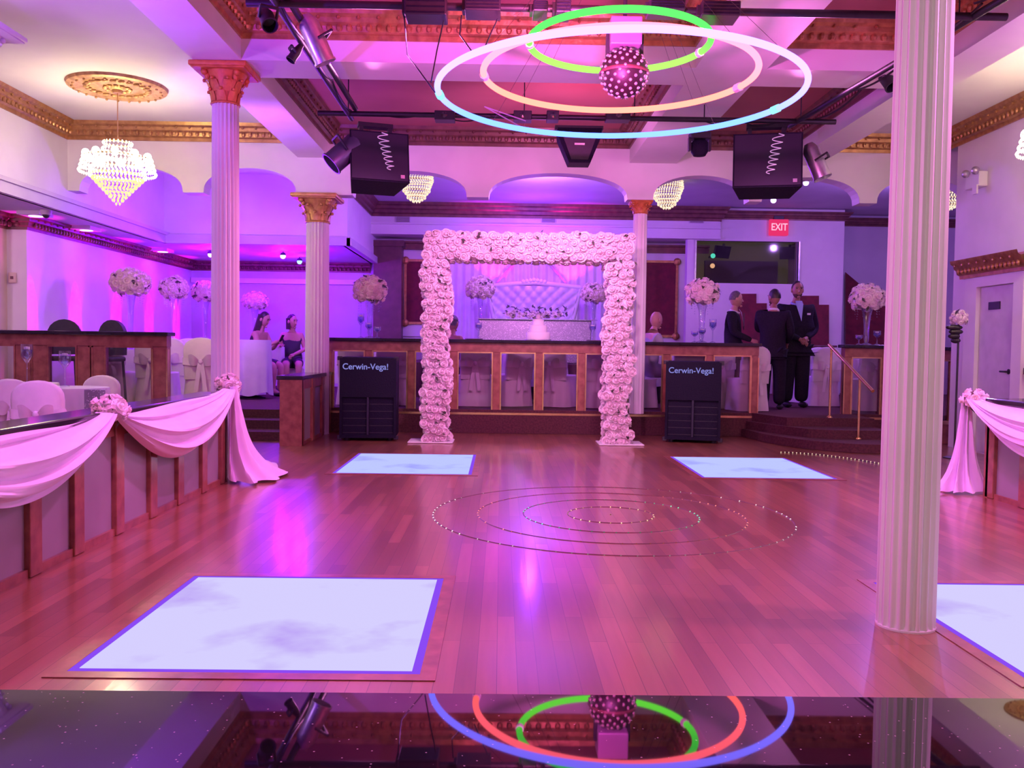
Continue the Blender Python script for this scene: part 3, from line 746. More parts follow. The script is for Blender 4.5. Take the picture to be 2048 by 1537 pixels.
for i, (px, lab) in enumerate(((1448, 'black hanging monitor in the serving window, the one over the rose ball'), (1580, 'black hanging monitor in the serving window corner over the tallest man'))):
    p = aY(px, 492, 18.35)
    t = thing('hanging_monitor', lab, 'monitor', (p.x, 18.35, 3.385), 0, 'monitors in the serving window')
    MB().box(-.2, .2, -.02, .03, -.3, -.05, T(0, 0, 0, (.5 if i == 0 else -.3), .3)).build('screen', BLACK, t); MB().box(-.02, .02, 0, .04, -.08, .0).build('bracket', BLACK, t)
for (x, y, c, lab) in ((1426, 512, (.1, .9, .7), 'teal lamp glowing in the serving window'), (1425, 532, (1, .5, .3), 'orange lamp glowing in the serving window')):
    p = aY(x, y, 18.3); t = thing('indicator_lamp', lab, 'lamp', p, 0)
    MB().ball((0, 0, 0), .05, 10, 7).build('globe', glow('lamp%d' % y, c, 1.2), t, True); MB().box(-.02, .02, .04, .32, -.02, .02).build('stem', BLACK, t)

# exit sign
p = aY(1556, 457, 17.98)
t = thing('exit_sign', 'red glowing EXIT sign above the serving window', 'sign', (p.x, 17.98, p.z-.15))
MB().box(-.19, .19, -.08, .0, 0, .32, b=.012).build('sign_box', glow('exit_red', (.9, .03, .16), .9), t)
MB().box(-.1, .1, -.05, .0, .32, .4).build('mount', BLACK, t)
def text_mesh(name, s, size, m, parent, loc, rot, ext=.004, sx=1):
    c = bpy.data.curves.new(name, 'FONT'); c.body = s; c.size = size; c.extrude = ext; c.align_x = 'CENTER'; c.align_y = 'CENTER'; c.offset = size*.012
    o = bpy.data.objects.new(name, c); COL.objects.link(o); dg = bpy.context.evaluated_depsgraph_get()
    me = bpy.data.meshes.new_from_object(o.evaluated_get(dg)); bpy.data.objects.remove(o)
    me.materials.clear(); me.materials.append(m)
    o = bpy.data.objects.new(name, me); COL.objects.link(o); o.parent = parent; o.location = loc; o.rotation_euler = rot; o.scale = (sx, 1, 1); return o
text_mesh('lettering', 'EXIT', .2, glow('exit_pink', (1, .35, .55), 1.4), t, (0, -.085, .16), (pi/2, 0, 0), sx=.8)

# vents
for px, lab in ((806, 'small grey air vent on the bulkhead above the dark pilaster'), (1097, 'small grey air vent on the bulkhead centred above the arch'), (1393, 'small grey air vent on the bulkhead nearest the exit sign')):
    p = aY(px, 437+px*.003, 17.94); t = thing('air_vent', lab, 'vent', (p.x, 17.94, p.z), 0, 'bulkhead air vents')
    MB().box(-.15, .15, -.01, .01, -.055, .055).build('vent_frame', DIMWALL, t)
    b = MB()
    for k in range(6): b.box(-.13, .13, -.02, -.008, -.045+k*.017, -.038+k*.017)
    b.build('louvre', DKWOOD, t)

# ------------------------------------------------------------------ door and wall on the right
t = struct('door_1', MB().box(XR-.012, XR+.01, 9.96, 10.72, .02, 1.99), mat('lilac_white_door', (.66, .6, .66), rough=.45))
t2 = MB(); t2.box(XR-.06, XR+.01, 9.76, 9.95, 0, 2.0).box(XR-.06, XR+.01, 10.73, 11.0, 0, 2.0).box(XR-.06, XR+.01, 9.76, 11.0, 2.0, 2.12)
t2.build('door_casing', WHITE, t)
hd = sweep([(XR-.06, 9.65), (XR-.06, 11.1)], [(d*.9, z) for d, z in PROF], 2.34); hd.box(XR-.055, XR+.01, 9.66, 11.09, 2.121, 2.33)
hd.build('door_cornice', GOLD, t, True)
MB().box(XR-.022, XR-.012, 10.28, 10.52, 1.72, 1.81).build('sign_plate', BLACK, t)
hb = MB(); hb.tube([(XR-.012, 10.06, 1.0), (XR-.06, 10.06, 1.0), (XR-.06, 10.16, 1.0)], .011, 8); hb.lathe([(.03, 0), (.03, .008), (0, .008)], 12, T(XR-.012, 10.06, 1.0, 0, 0, -pi/2)); hb.build('door_handle', BLACK, t)
struct('trim_13', MB().box(XR-.05, XR, 6, 9.72, .98, 1.05), DKWOOD)
p = aX(1952, 360, XR-.06)
t = thing('emergency_light', 'wall mounted white box with two lamps above the door side', 'light', p, 0)
MB().box(-.05, .06, -.16, .16, -.1, .08, b=.01).build('housing', WHITE, t)
for s_ in (-1, 1): MB().ball((-.07, s_*.11, .09), .05, 10, 6).build('lamp_head', SILVER, t, True)
MB().box(-.07, -.05, -.15, -.05, -.19, -.08).build('label_card', WHITE, t)
p = aX(1918, 636, 5.2)
t = thing('rose_stand', 'single white rose ball on black stand beside the door frame', 'flower arrangement', (p.x, p.y, 0))
bouquet(t, (0, 0, p.z), .085, 16, WHITEROSE, 21, .9, .55, 3)
b = MB().tube([(0, 0, .0), (0, 0, p.z-.07)], .012, 8); b.lathe([(.12, 0), (.12, .012), (.02, .03)], 16); b.build('stand', BLACK, t)
b = MB()
for k in range(4): b.ball((-.05+.02*(k % 2), 0, p.z-.11-.05*k), (.1-.015*k, .05, .032), 10, 6)
b.build('ribbon_bow', BLACK, t)

# ------------------------------------------------------------------ black bar counter in the foreground
t = thing('bar_counter', 'polished black granite counter with sparkling flecks in the foreground', 'counter', (0, .5, 0))
MB().box(-2.2, 2.2, -.3, .315, .84, .88, b=.004).build('granite_top', GRANITE, t)
MB().box(-2.15, 2.15, -.2, .27, 0, .84).build('counter_front', BLACKPLASTIC, t)

# ------------------------------------------------------------------ subwoofers
LETTER = glow('self_lit_lavender_lettering', (.30, .28, .85), .75)  # printed letters that emit their own colour, no lamp behind them
def subwoofer(label, x, y, rz):
    t = thing('subwoofer', label, 'speaker', (x, y, 0), rz, 'floor subwoofers')
    w, d, h = .35, .66, 1.05
    c = MB(); c.box(-w, w, .03, d, .04, h, b=.012)
    for a in ((-w, w, .0, .05, .55, h-.01), (-w, w, 0, .05, .04, .08), (-w, -w+.03, 0, .05, .08, .55), (w-.03, w, 0, .05, .08, .55)): c.box(*a)
    c.build('cabinet', BLACKPLASTIC, t)
    MB().box(-.012, .012, -.005, .05, .08, .55).build('horn_divider', mat('dark_grey_metal', (.03, .028, .05), rough=.4, metal=.4), t)
    g = MB()
    for s_ in (-1, 1):
        for k in range(5): g.box(min(s_*.02, s_*.31), max(s_*.02, s_*.31), .028, .04, .1+k*.09, .108+k*.09)
    g.build('grille', BLACK, t)
    for sx in (-1, 1):
        for yy in (.12, .55): MB().lathe([(.035, 0), (.035, .04)], 12, T(sx*.27, yy, 0)).build('caster', BLACK, t)
    for sx in (-1, 1):
        for zz in (.05, h-.01): MB().box(sx*w-.03, sx*w+.03, .005, .06, zz-.03, zz+.02, b=.006).build('corner_guard', BLACK, t)
    text_mesh('lettering', 'Cerwin-Vega!', .105, LETTER, t, (-.03, -.006, .93), (pi/2, 0, 0), .003, sx=.98)
    return t
pS = aZ(735, 883, 0); subwoofer('tall black floor speaker standing by the short half wall', pS.x, pS.y, .06)
pS = aZ(1384, 887, 0); subwoofer('tall black floor speaker standing near the carpeted steps', pS.x, pS.y, -.22)

# ------------------------------------------------------------------ hoops, ball and pipe rig
def hoop(label, r, z, mt, thick):
    t = thing('light_hoop', label, 'ring light', (RX, RY, z), 0, 'hanging neon hoops')
    MB().tube([(r*cos(2*pi*k/120), r*sin(2*pi*k/120), 0) for k in range(120)], thick, 10, True).build('glowing_tube', mt, t, True)
    w = MB()
    for k in range(4):
        a = pi/4+pi/2*k; w.tube([(r*cos(a), r*sin(a), 0), (r*.25*cos(a), r*.25*sin(a), ZC-.02-z)], .0014, 5)
    w.build('hanging_wire', BLACK, t)
    for a in (pi*.97, .28): MB().tube([(r*cos(a+q), r*sin(a+q), 0) for q in (-.03, 0, .03)], thick*1.4, 8).build('connector', WHITE if r < 1.2 else glow('cyan_joint', (.3, .75, 1), 1.3), t)
hoop('largest outer hoop of blue neon hanging lowest below the ceiling', 1.277, 3.01, glow('blue_neon', (.17, .12, 1), 6.5, (.06, .13, 1.0), axis=1), .022)  # blue and red tubes: near side pinker, overexposure put into the colour
hoop('middle hoop of red neon hanging around the studded ball', .957, 3.14, glow('red_neon', (1, .09, .14), 6.5, (1, .1, .07), axis=1), .023)
hoop('smallest top hoop of green and yellow neon around the ball mount', .635, 3.36, glow('green_neon', (.04, .6, .05), 3.6, (.16, 1, .05), axis=1), .023)
pB = aY(1248, 147, RY)
t = thing('studded_effect_ball', 'dark round disco light ball studded with lenses inside the hoops', 'disco light', pB)
R = .168
MB().ball((0, 0, 0), R, 28, 18).build('ball', mat('dark_bronze_shell', (.025, .010, .012), (.018, .008, .01), .45, .2), t, True)
b = MB()
for i in range(150):
    z = 1-2*(i+.5)/150; a = i*2.39996; q = sqrt(1-z*z); d = Vector((q*cos(a), q*sin(a), z))
    if abs(z) < .06: continue
    b.lathe([(.012, -.004), (.012, .006), (.007, .01), (0, .011)], 8, orient(d*R, d, 1, 0))
b.build('lens_studs', mat('bright_lens', (.5, .38, .36), rough=.25, metal=.5, emit=(1, .6, .6), es=.03), t, True)
MB().lathe([(R+.004, -.012), (R+.012, 0), (R+.004, .012)], 28, cap=False).build('belt', DKGOLD, t)
MB().box(-.11, .11, -.1, .1, R+.005, R+.2, b=.01).build('motor_box', mat('mauve_metal', (.35, .2, .35), rough=.4, metal=.3), t)
MB().tube([(0, 0, R+.2), (0, 0, ZC-pB.z-.01)], .015, 8).build('drop_rod', BLACK, t)
b = MB()
for s_ in (-1, 1): b.box(s_*.12-.012, s_*.12+.012, -.02, .02, R-.06, R+.1)
b.build('yoke', BLACK, t)

ZP = 3.5
t = thing('pipe_rig', 'black pipe frame hung below the ceiling carrying the stage lights', 'lighting rig', (0, 0, ZP))
PX0, PX1, PY0, PY1 = -1.55, 3.12, 6.15, 9.0
for a, b_ in (((PX0, 3.0, 0), (PX0, PY1+.2, 0)), ((PX1+.25, 4.2, 0), (PX1-.2, PY1+.2, 0)), ((PX0-.2, PY0, 0), (PX1+.3, PY0, 0)), ((PX0-.3, PY1, 0), (PX1+.2, PY1, 0)), ((PX0+.07, 3.0, .05), (PX0+.07, PY1, .05))):
    MB().tube([a, b_], .026, 10).build('pipe', BLACK, t, True)
d = MB()
for x, y in ((PX0, 4), (PX0, 6.2), (PX0, PY1), (PX1, 6.2), (PX1-.15, PY1), (.2, PY0), (1.1, PY0), (.2, PY1), (1.3, PY1), (2.0, PY1)): d.tube([(x, y, 0), (x, y, ZC-ZP-.005)], .006, 6)
d.build('hanging_rod', BLACK, t)
cb = MB(); rnd = random.Random(4)
def drape_cable(p, q, sag, r=.006): return [Vector(p).lerp(Vector(q), k/14)-Vector((0, 0, sag*4*(k/14)*(1-k/14))) for k in range(15)]
for i in range(9):
    x = PX0+rnd.random()*(PX1-PX0)*.9; cb.tube(drape_cable((x, PY1, .02), (x+.5, PY1, .02), .03+.05*rnd.random()), .007, 5)
for px, py, qx, qy in ((808, 30, 870, 185), (890, 30, 862, 165), (923, 30, 945, 105), (995, 38, 965, 105)):
    a = aY(px, py, PY0); c = aY(qx, qy, PY0-.05)
    cb.tube([(a.x, a.y, a.z-ZP), ((a.x*.75+c.x*.25)-.03, a.y, (a.z+c.z)/2-ZP), (c.x, c.y, c.z-ZP)], .005, 5)
for k in range(5): cb.tube(drape_cable((PX0+.03, 4+k, .03), (PX0+.03, 5+k, .03), .05), .008, 5)
for k in range(4): cb.tube(drape_cable((PX1+.05, 5+k, .03), (PX1+.0, 6+k, .03), .05), .009, 5)
o = cb.build('cable', BLACK, t); o['kind'] = 'stuff'

def hang_speaker(label, c, w, h, d, rz, rx, coil_px, coil_side):
    t = thing('hanging_speaker', label, 'speaker', c, rz, 'large hanging speakers'); t.rotation_euler = (rx, 0, rz)
    tp = [(-w/2, -d/2), (w/2, -d/2), (w/2*.75, d/2), (-w/2*.75, d/2)]
    b = MB(); b.slab(tp, -h/2, h/2); b.build('cabinet', BLACKPLASTIC, t)
    gr = MB().box(-w/2+.015, w/2-.015, -d/2-.008, -d/2, -h/2+.015, h/2-.015).build('grille', mat('black_cloth_grille', (.018, .014, .03), rough=.8), t)
    MB().box(w/2-.09, w/2-.05, -d/2-.012, -d/2-.008, -h/2+.04, -h/2+.075).build('badge', SILVER, gr)
    pts = []
    for k in range(90):
        u = k/89; pts.append((coil_px+.02*u*4*coil_side+.055*(1-.35*u)*sin(u*44), -d/2-.03+.015*cos(u*44), h/2*.95-h*.74*u**.85))
    MB().tube(pts, .0045, 5).build('coiled_cable', mat('self_lit_white_cable', (.85, .8, .9), rough=.4, emit=(.8, .7, 1), es=.15), t, True)  # plain cable with a slight glow added to its white
    b = MB()
    for s_ in (-1, 1): b.box(s_*w*.25-.02, s_*w*.25+.02, -.03, .03, h/2, h/2+.14)
    b.box(-w*.3, w*.3, -.04, .04, h/2+.12, h/2+.16); b.build('mount_bracket', BLACK, t)
pc = aY(752, 328, 9.0); hang_speaker('large black hanging speaker with coiled white cable, beside the gold capital column', pc, .58, .5, .42, .32, -.16, .02, 1)
pc = aY(1532, 334, 9.0); hang_speaker('large black hanging speaker with coiled white cable, above the exit sign side', pc, .66, .54, .42, -.22, -.12, .1, -1)

def lamp_can(label, c, direction, r, L, m, spread='par_can'):
    t = thing('stage_light', label, 'stage light', c); q = Vector(direction).normalized().to_track_quat('Z', 'Y'); t.rotation_mode = 'QUATERNION'; t.rotation_quaternion = q
    MB().lathe([(r*.55, -L/2-.04), (r*.8, -L/2), (r, -L/2+.03), (r, L/2), (r*1.1, L/2), (r*1.1, L/2+.015), (r*.96, L/2+.015), (r*.9, L/2-.06), (0, L/2-.07)], 20).build('can', m, t, True)
    b = MB()
    for s_ in (-1, 1): b.tube([(s_*r*1.15, 0, 0), (s_*r*1.15, r*1.5, -.02)], .01, 6)
    b.tube([(-r*1.15, r*1.5, -.02), (r*1.15, r*1.5, -.02)], .012, 6); b.build('yoke', BLACK, t)
    return t
lamp_can('silver cylinder stage light on the pipe over the half wall', aY(632, 82, 6.6), (.35, .15, -.8), .075, .3, SILVER)
lamp_can('silver cylinder stage light beside the hanging speaker over the steps', aY(1632, 325, 8.9), (.3, -.15, -.8), .085, .32, SILVER)
lamp_can('dark cylinder stage light hooked behind the hanging speaker near the gold capital', aY(690, 305, 8.8), (-.5, -.2, -.5), .11, .34, mat('dark_steel', (.12, .11, .2), rough=.35, metal=.5))
lamp_can('black stage light on the pipe at the thick column edge', aY(1775, 160, 8.0), (.2, -.4, -.6), .06, .16, BLACK)
lamp_can('small black stage light high on the pipe near the picture top', aY(535, 38, 6.0), (.3, -.5, -.6), .05, .14, BLACK)
lamp_can('small black spotlight below the copper capital, pointing at the column', aY(590, 108, 6.9), (-.4, -.2, -.7), .035, .1, BLACK)
for i, (px, py, w, h, lab) in enumerate(((853, 14, .28, .17, 'largest black effect box on the near pipe'), (966, 16, .24, .1, 'flat black effect box on the near pipe, second in the row'), (1080, 22, .1, .07, 'small black effect box on near pipe beside the knobbed clamp'),
                                         (1125, 20, .1, .1, 'tiny black clamp box on the near pipe left of the hoops top'), (1330, 18, .24, .08, 'black effect box on the near pipe right above the ball'), (1436, 26, .26, .1, 'black effect box on the near pipe over the centre beam'))):
    p = aY(px, py, PY0-.02)
    t = thing('effect_box', lab, 'stage light', p, 0, 'effect boxes on the near pipe')
    MB().box(-w/2, w/2, -.1, .1, -h/2, h/2, b=.008).build('case', BLACK, t)
    b = MB()
    for k in range(4): b.box(-w/2*.9, w/2*.9, -.105, -.1, -h/2+.012+k*h*.22, -h/2+.02+k*h*.22)
    b.build('cooling_fins', BLACKPLASTIC, t); MB().box(-w/2-.02, -w/2, -.05, .05, -h/3, h/3).build('side_knob', BLACK, t)
for i, (px, w, lab) in enumerate(((890, .2, 'black effect box on the far pipe nearest the hanging speaker'), (1045, .18, 'black effect box on the far pipe beside the wire hanger'), (1105, .12, 'small black clamp light on the far pipe'), (1235, .24, 'black spiky fixture on the far pipe below the ball'))):
    p = aY(px, 235, PY1); t = thing('effect_box', lab, 'stage light', p, 0, 'effect boxes on the far pipe')
    MB().box(-w/2, w/2, -.08, .08, -.04, .05, b=.006).build('case', BLACK, t); MB().lathe([(.03, 0), (.03, .03), (0, .035)], 10, T(0, -.08, 0, 0, pi/2)).build('lens', GLASS, t)
# centre wedge speaker and moving head
p = aY(1157, 296, 9.0)
t = thing('wedge_speaker', 'black wedge shaped speaker hanging under the far pipe', 'speaker', p)
MB().prism([(-.22, .17), (.22, .17), (.21, .08), (.11, -.17), (-.1, -.17), (-.21, .08)], -.12, .12).build('cabinet', BLACKPLASTIC, t)
MB().prism([(-.17, .1), (.17, .1), (.085, -.14), (-.08, -.14)], -.128, -.12).build('grille', BLACK, t)
MB().box(-.05, .05, -.132, -.128, .0, .02).build('badge', SILVER, t); MB().box(-.24, .24, -.05, .05, .17, .21).build('mount_bracket', BLACK, t)
p = aY(1399, 292, 9.0)
t = thing('moving_head_light', 'small black moving head light hanging beside the large speaker', 'stage light', p)
MB().box(-.1, .1, -.08, .08, .06, .13, b=.01).build('base', BLACK, t); MB().lathe([(.06, -.1), (.085, -.06), (.085, .03), (.05, .06)], 16).build('head', BLACKPLASTIC, t, True)
b = MB()
for s_ in (-1, 1): b.box(s_*.1-.012, s_*.1+.012, -.03, .03, -.05, .08)
b.build('yoke', BLACK, t)
t = thing('wire_hanger', 'thin pale bent wire frame hanging under the far pipe', 'wire frame', aY(1010, 235, 8.7))
MB().tube([(-.2, 0, .1), (.2, 0, -.03), (.18, 0, -.1), (-.2, 0, .1)], .006, 6).build('wire', mat('pale_wire', (.7, .5, .8)), t)

# ------------------------------------------------------------------ chandeliers and medallions
def medallion(label, c):
    t = thing('ceiling_medallion', label, 'ceiling medallion', c)
    b = MB().lathe([(0, -.05), (.07, -.05), (.09, -.03), (.16, -.022), (.2, -.035), (.24, -.02), (.4, -.02), (.43, -.04), (.48, -.045), (.52, -.03), (.53, 0)], 48)
    for k in range(24):
        a = 2*pi*k/24
        b.ball((.32*cos(a), .32*sin(a), -.03), (.04, .02, .02), 6, 4); b.ball((.46*cos(a+.13), .46*sin(a+.13), -.05), .016, 6, 4)
        if k % 2: b.ball((.13*cos(a), .13*sin(a), -.035), (.03, .03, .02), 6, 4)
    b.build('relief_disc', GOLD if c[0] > 0 else mat('bright_gilt', (.78, .5, .2), (.5, .28, .1), .4, .4, scale=14, bump=.3), t, True)
    return t
def chandelier(label, c, tiers, chain, n_bulb=8, crystal=None, s=1.0):
    """tiers: (radius_top, radius_bottom, z_top, z_bottom, rows)"""
    t = thing('crystal_chandelier', label, 'chandelier', c, 0)
    crystal = crystal or CRYSTAL
    for (r0, r1, z0, z1, rows, m) in tiers:
        rg = MB().tube([(r0*cos(2*pi*k/24), r0*sin(2*pi*k/24), z0) for k in range(24)], .008, 6, True).build('ring', BRIGHTGOLD, t)
        b = MB()
        for j in range(rows):
            q = j/max(1, rows-1); r = r0+(r1-r0)*q; z = z0+(z1-z0)*q; k = max(1, int(2*pi*r/.042))
            for i in range(k):
                a = 2*pi*(i+.5*(j % 2))/k; x, y = r*cos(a), r*sin(a); w = .014
                b.add([(x, y, z+.02), (x+w, y, z), (x, y+w, z), (x-w, y, z), (x, y-w, z), (x, y, z-.024)], [(0, 1, 2), (0, 2, 3), (0, 3, 4), (0, 4, 1), (5, 2, 1), (5, 3, 2), (5, 4, 3), (5, 1, 4)])
        o = b.build('crystals', m, rg); o['kind'] = 'stuff'
    if chain:
        MB().tube([(0, 0, tiers[0][2]), (0, 0, chain)], .006, 6).build('chain', BRIGHTGOLD, t)
        MB().lathe([(.05, chain-.03), (.06, chain-.01), (.06, chain)], 14).build('ceiling_cup', GOLD, t)
    if n_bulb:
        R_ = max(q[0] for q in tiers)*.92
        for k in range(n_bulb):
            a = 2*pi*k/n_bulb; MB().ball((R_*cos(a), R_*sin(a), tiers[1][2]+.02), (.045, .045, .05), 8, 6).build('bulb', BULB, t, True)
    return t
m0 = aZ(235, 172, ZC); medallion('round gilded ceiling rose above the lit chandelier', (m0.x, m0.y, ZC-.001))
zc = aY(238, 345, m0.y).z
def Zp(y): return aY(238, y, m0.y).z-zc
chandelier('lit crystal chandelier hanging on a chain below the round gilded ceiling rose', (m0.x, m0.y, zc),
           [(.15, .17, Zp(287), Zp(312), 3, CRYSTAL), (.36, .40, Zp(318), Zp(345), 4, CRYSTAL), (.30, .02, Zp(352), Zp(408), 9, CRYSTAL_DIM), (.24, .3, Zp(312), Zp(352), 4, CRYSTAL)], ZC-zc-.05, 10)
RMX, RMY = 5.3, 8.45
medallion('gilded ceiling rose reflected in the black counter, over the door side', (5.28, RMY, ZC-.001)).scale = (.6, .6, .6)
chandelier('lit crystal chandelier at the picture edge near the door', (RMX, RMY, 3.13),
           [(.15, .17, .33, .2, 3, CRYSTAL), (.36, .40, .17, .0, 4, CRYSTAL), (.30, .02, -.04, -.32, 9, CRYSTAL_DIM), (.24, .3, .2, 0, 4, CRYSTAL)], ZC-3.13-.05, 10)
CR2 = glow('lit_crystal_soft', (1, .74, .5), 1.25, (1, .95, .85), 18)
def small_ch(px, py, Y, lab):
    p = aY(px, py, Y); zt = ZC-p.z
    chandelier(lab, p, [(.26, .27, .2, .12, 3, CR2), (.27, .22, .09, -.04, 4, CR2), (.22, .15, -.07, -.15, 3, CR2), (.15, .06, -.18, -.24, 3, CR2)], zt, 0)
small_ch(833, 374, 14.8, 'round tiered crystal ceiling light behind the arcade, beside the hanging speaker')
small_ch(1334, 388, 15.2, 'round tiered crystal ceiling light behind the slim copper-topped column')
small_ch(1898, 390, 15.2, 'crystal ceiling light just peeking past the thick column')

# small ceiling fixtures
for px, py, c, lab in ((421, 508, (1, .45, .85), 'pink spotlight on the low ceiling beside the copper capital column'), (511, 531, (1, .4, .8), 'pink spotlight on the low ceiling behind the seated women'), (566, 511, (1, .6, .85), 'pale pink spotlight on the low ceiling between the columns'), (599, 522, (.15, .55, 1), 'cyan blue spotlight on the low ceiling beside the gold capital column'),
                       (1547, 399, (.6, .35, 1), 'violet spotlight glowing under the hanging speaker'), (1612, 364, (.7, .4, 1), 'violet spotlight glowing beside the silver stage light')):
    if px < 1000: p = aZ(px, py, 2.83)
    else: p = aY(px, py, 15.0)
    top = (2.9 if px < 1000 else ZC)-p.z
    t = thing('ceiling_spotlight', lab, 'spotlight', p, 0, 'coloured ceiling spotlights')
    MB().lathe([(.03, .05), (.05, .03), (.055, -.0), (.0, .0)], 12).build('housing', BLACK, t)
    MB().ball((0, 0, -.015), .05, 10, 6).build('bulb', glow('spot%d' % px, c, 5), t, True)
    MB().tube([(0, 0, .05), (0, 0, top)], .01, 6).build('stem', BLACK, t)
for px, py, lab in ((63, 484, 'recessed ceiling light nearest the cream pilaster'), (165, 506, 'recessed ceiling light second along the glowing side wall'), (319, 537, 'recessed ceiling light third along the glowing side wall'), (412, 556, 'recessed ceiling light last along the glowing side wall')):
    p = aX(px, py, -6.25); t = thing('recessed_light', lab, 'ceiling light', (-6.25, p.y, 2.9-.05), 0, 'recessed lights along the side wall')
    MB().box(-.1, .2, -.18, .18, -.0, .05).build('housing', WHITE, t); MB().lathe([(0, -.006), (.09, -.005), (.09, 0)], 16, T(.06, 0, 0)).build('lens', glow('rec', (1, .6, .9), 3), t)
p = aX(92, 425, -5.95)
t = thing('dome_camera', 'small white dome camera on the low ceiling near the chandelier', 'camera', (-5.95, p.y, 2.9))
MB().lathe([(.07, 0), (.075, -.03), (.06, -.06)], 16).build('housing', WHITE, t, True); MB().ball((0, 0, -.06), .045, 12, 8).build('dome', BLACK, t, True)
p = aX(25, 556, XLL+.02) if False else aY(26, 556, 12.24)
t = thing('wall_thermostat', 'small pale box on the white wall beside the cream pilaster', 'thermostat', p)
MB().box(-.05, .05, -.03, .005, -.07, .07, b=.008).build('case', CREAM, t); MB().box(-.02, .02, -.035, -.03, -.02, .02).build('dial', DKWOOD, t)

# ------------------------------------------------------------------ drapery swags
def swag(parent, A, B, sag, width, out, seed, name='swag'):
    """A,B: top anchors on the wall edge; out: unit vector away from the wall"""
    A, B, out = Vector(A), Vector(B), Vector(out); g = []; nu, nv = 48, 26; rnd = random.Random(seed); ph = [rnd.random()*6 for _ in range(4)]
    for j in range(nv+1):
        v = j/nv; row = []
        for i in range(nu+1):
            u = i/nu; k = 4*u*(1-u); pinch = .16+.84*(sin(pi*u)**.55)
            base = A.lerp(B, u)
            top = -.05*k; low = -(sag)*k**.85-.09
            z = base.z+.03+(top+(low-top)*(v*pinch+(1-pinch)*.35)) 
            fold = .030*sin(v*17+ph[0]+1.3*sin(u*3+ph[1]))*(.35+.65*k)+.012*sin(v*41+ph[2])
            bulge = .05+.10*sin(pi*min(1, v*.9))*(.3+.7*k)
            p = base+out*(bulge+fold); lift = .25*(1-v)**3*.3
            row.append((p.x-out.x*lift, p.y-out.y*lift, z))
        g.append(row)
    MB().sheet(g).build(name, FABRIC, parent, True, fix=False)
def tail(parent, top, bot, bulge, seed, name='tail', z_bot=.015):
    """top: point; bot: list of floor points left to right"""
    top = Vector(top); rnd = random.Random(seed); g = []; nv, nu = 26, 56
    def B(u):
        x = u*(len(bot)-1); i = min(int(x), len(bot)-2); return Vector(bot[i]).lerp(Vector(bot[i+1]), x-i)
    c = sum((Vector(q) for q in bot), Vector((0, 0)))/len(bot)
    for j in range(nv+1):
        v = j/nv; row = []
        for i in range(nu+1):
            u = i/nu; b2 = B(u); w = .10+.30*v+.6*v**4.5
            side = (u-.5)*.14
            p = Vector((top.x, top.y)).lerp(b2, w if v > 0 else .10)
            f = (.018+.03*v)*sin(u*34+2*sin(v*3)+seed)
            d = (b2-Vector((top.x, top.y))); d = d.normalized() if d.length > 0 else d
            row.append((p.x+d.x*f, p.y+d.y*f, max(z_bot+.012*abs(sin(u*30)), top.z+(z_bot-top.z)*(v**.9 if v < .9 else v))))
        g.append(row)
    MB().sheet(g).build(name, FABRIC, parent, True, fix=False)
def flower_knot(parent, c, R, seed, n=14):
    rnd = random.Random(seed); mats = [ROSE, WHITEROSE, ROSE, CREAMROSE]
    for i in range(n):
        a = i*2.4; z = 1-1.5*(i+.5)/n; q = sqrt(max(0, 1-z*z)); d = Vector((q*cos(a), q*sin(a), z)); r_ = ROSES[i % 4]
        MB().add(r_.v, r_.f, orient(Vector(c)+Vector((d.x*R*1.35, d.y*R*1.35, d.z*R)), d, .6+.35*rnd.random(), rnd.random()*6)).build('rose', mats[i % 4], parent, True, fix=False)
    lv = MB()
    for i in range(9):
        d = Vector((rnd.uniform(-1, 1), rnd.uniform(-1, 1), rnd.uniform(-.6, .3))).normalized(); leaf(lv, Vector(c)+d*R, d, 1.0, rnd.random()*6)
    lv.build('leaves', LEAF, parent, fix=False)
xf = -2.36; ZT = .78
k1 = aX(222, 842, xf+.05); kY = k1.y; k0Y = kY-2.0; k2Y = 7.66
t = thing('draped_garland', 'pale pink fabric swags draped along the long half wall', 'drapery', (xf, 6, 0))
inv = Matrix.Translation((-xf, -6, 0))
def loc(p): return tuple(inv @ Vector(p))
swag(t, loc((xf, k0Y, ZT)), loc((xf, kY-.02, ZT)), .31, 1, (1, 0, 0), 1)
swag(t, loc((xf, kY+.02, ZT)), loc((xf, k2Y, ZT+.03)), .36, 1, (1, 0, 0), 2)
swag(t, loc((xf, k0Y-2, ZT)), loc((xf, k0Y, ZT)), .36, 1, (1, 0, 0), 3)
bt = [aZ(448, 955, 0), aZ(462, 968, 0), aZ(500, 972, 0), aZ(540, 966, 0), aZ(572, 955, 0), aZ(560, 938, 0), aZ(530, 925, 0)]
tail(t, loc((xf+.04, k2Y+.02, ZT+.05)), [(q.x-xf, q.y-6) for q in bt], .1, 2)
for (px, py, X, lab, sd) in ((222, 822, xf, 'cluster of blush roses pinning the swags midway along the half wall', 5), (455, 770, xf-.02, 'cluster of blush roses at the column where the swag ends', 6), (1950, 800, 4.06, 'cluster of blush roses at the half wall corner near the door', 7)):
    p = aX(px, py, X); t = thing('rose_cluster', lab, 'flowers', (p.x, p.y, p.z), 0, 'rose clusters on the half walls'); flower_knot(t, (0, 0, 0), .064, sd)
t = thing('draped_garland', 'pale pink fabric swag and tail draped at the half wall near the door', 'drapery', (4.06, 6.5, 0))
p = aX(1950, 812, 4.05)
ZT = .83
swag(t, (0, p.y-6.5, ZT), (0, p.y-6.5-2.1, ZT), .36, 1, (-1, 0, 0), 4)
bt = [aZ(1880, 978, 0), aZ(1886, 988, 0), aZ(1920, 991, 0), aZ(1962, 990, 0), aZ(1972, 985, 0)]
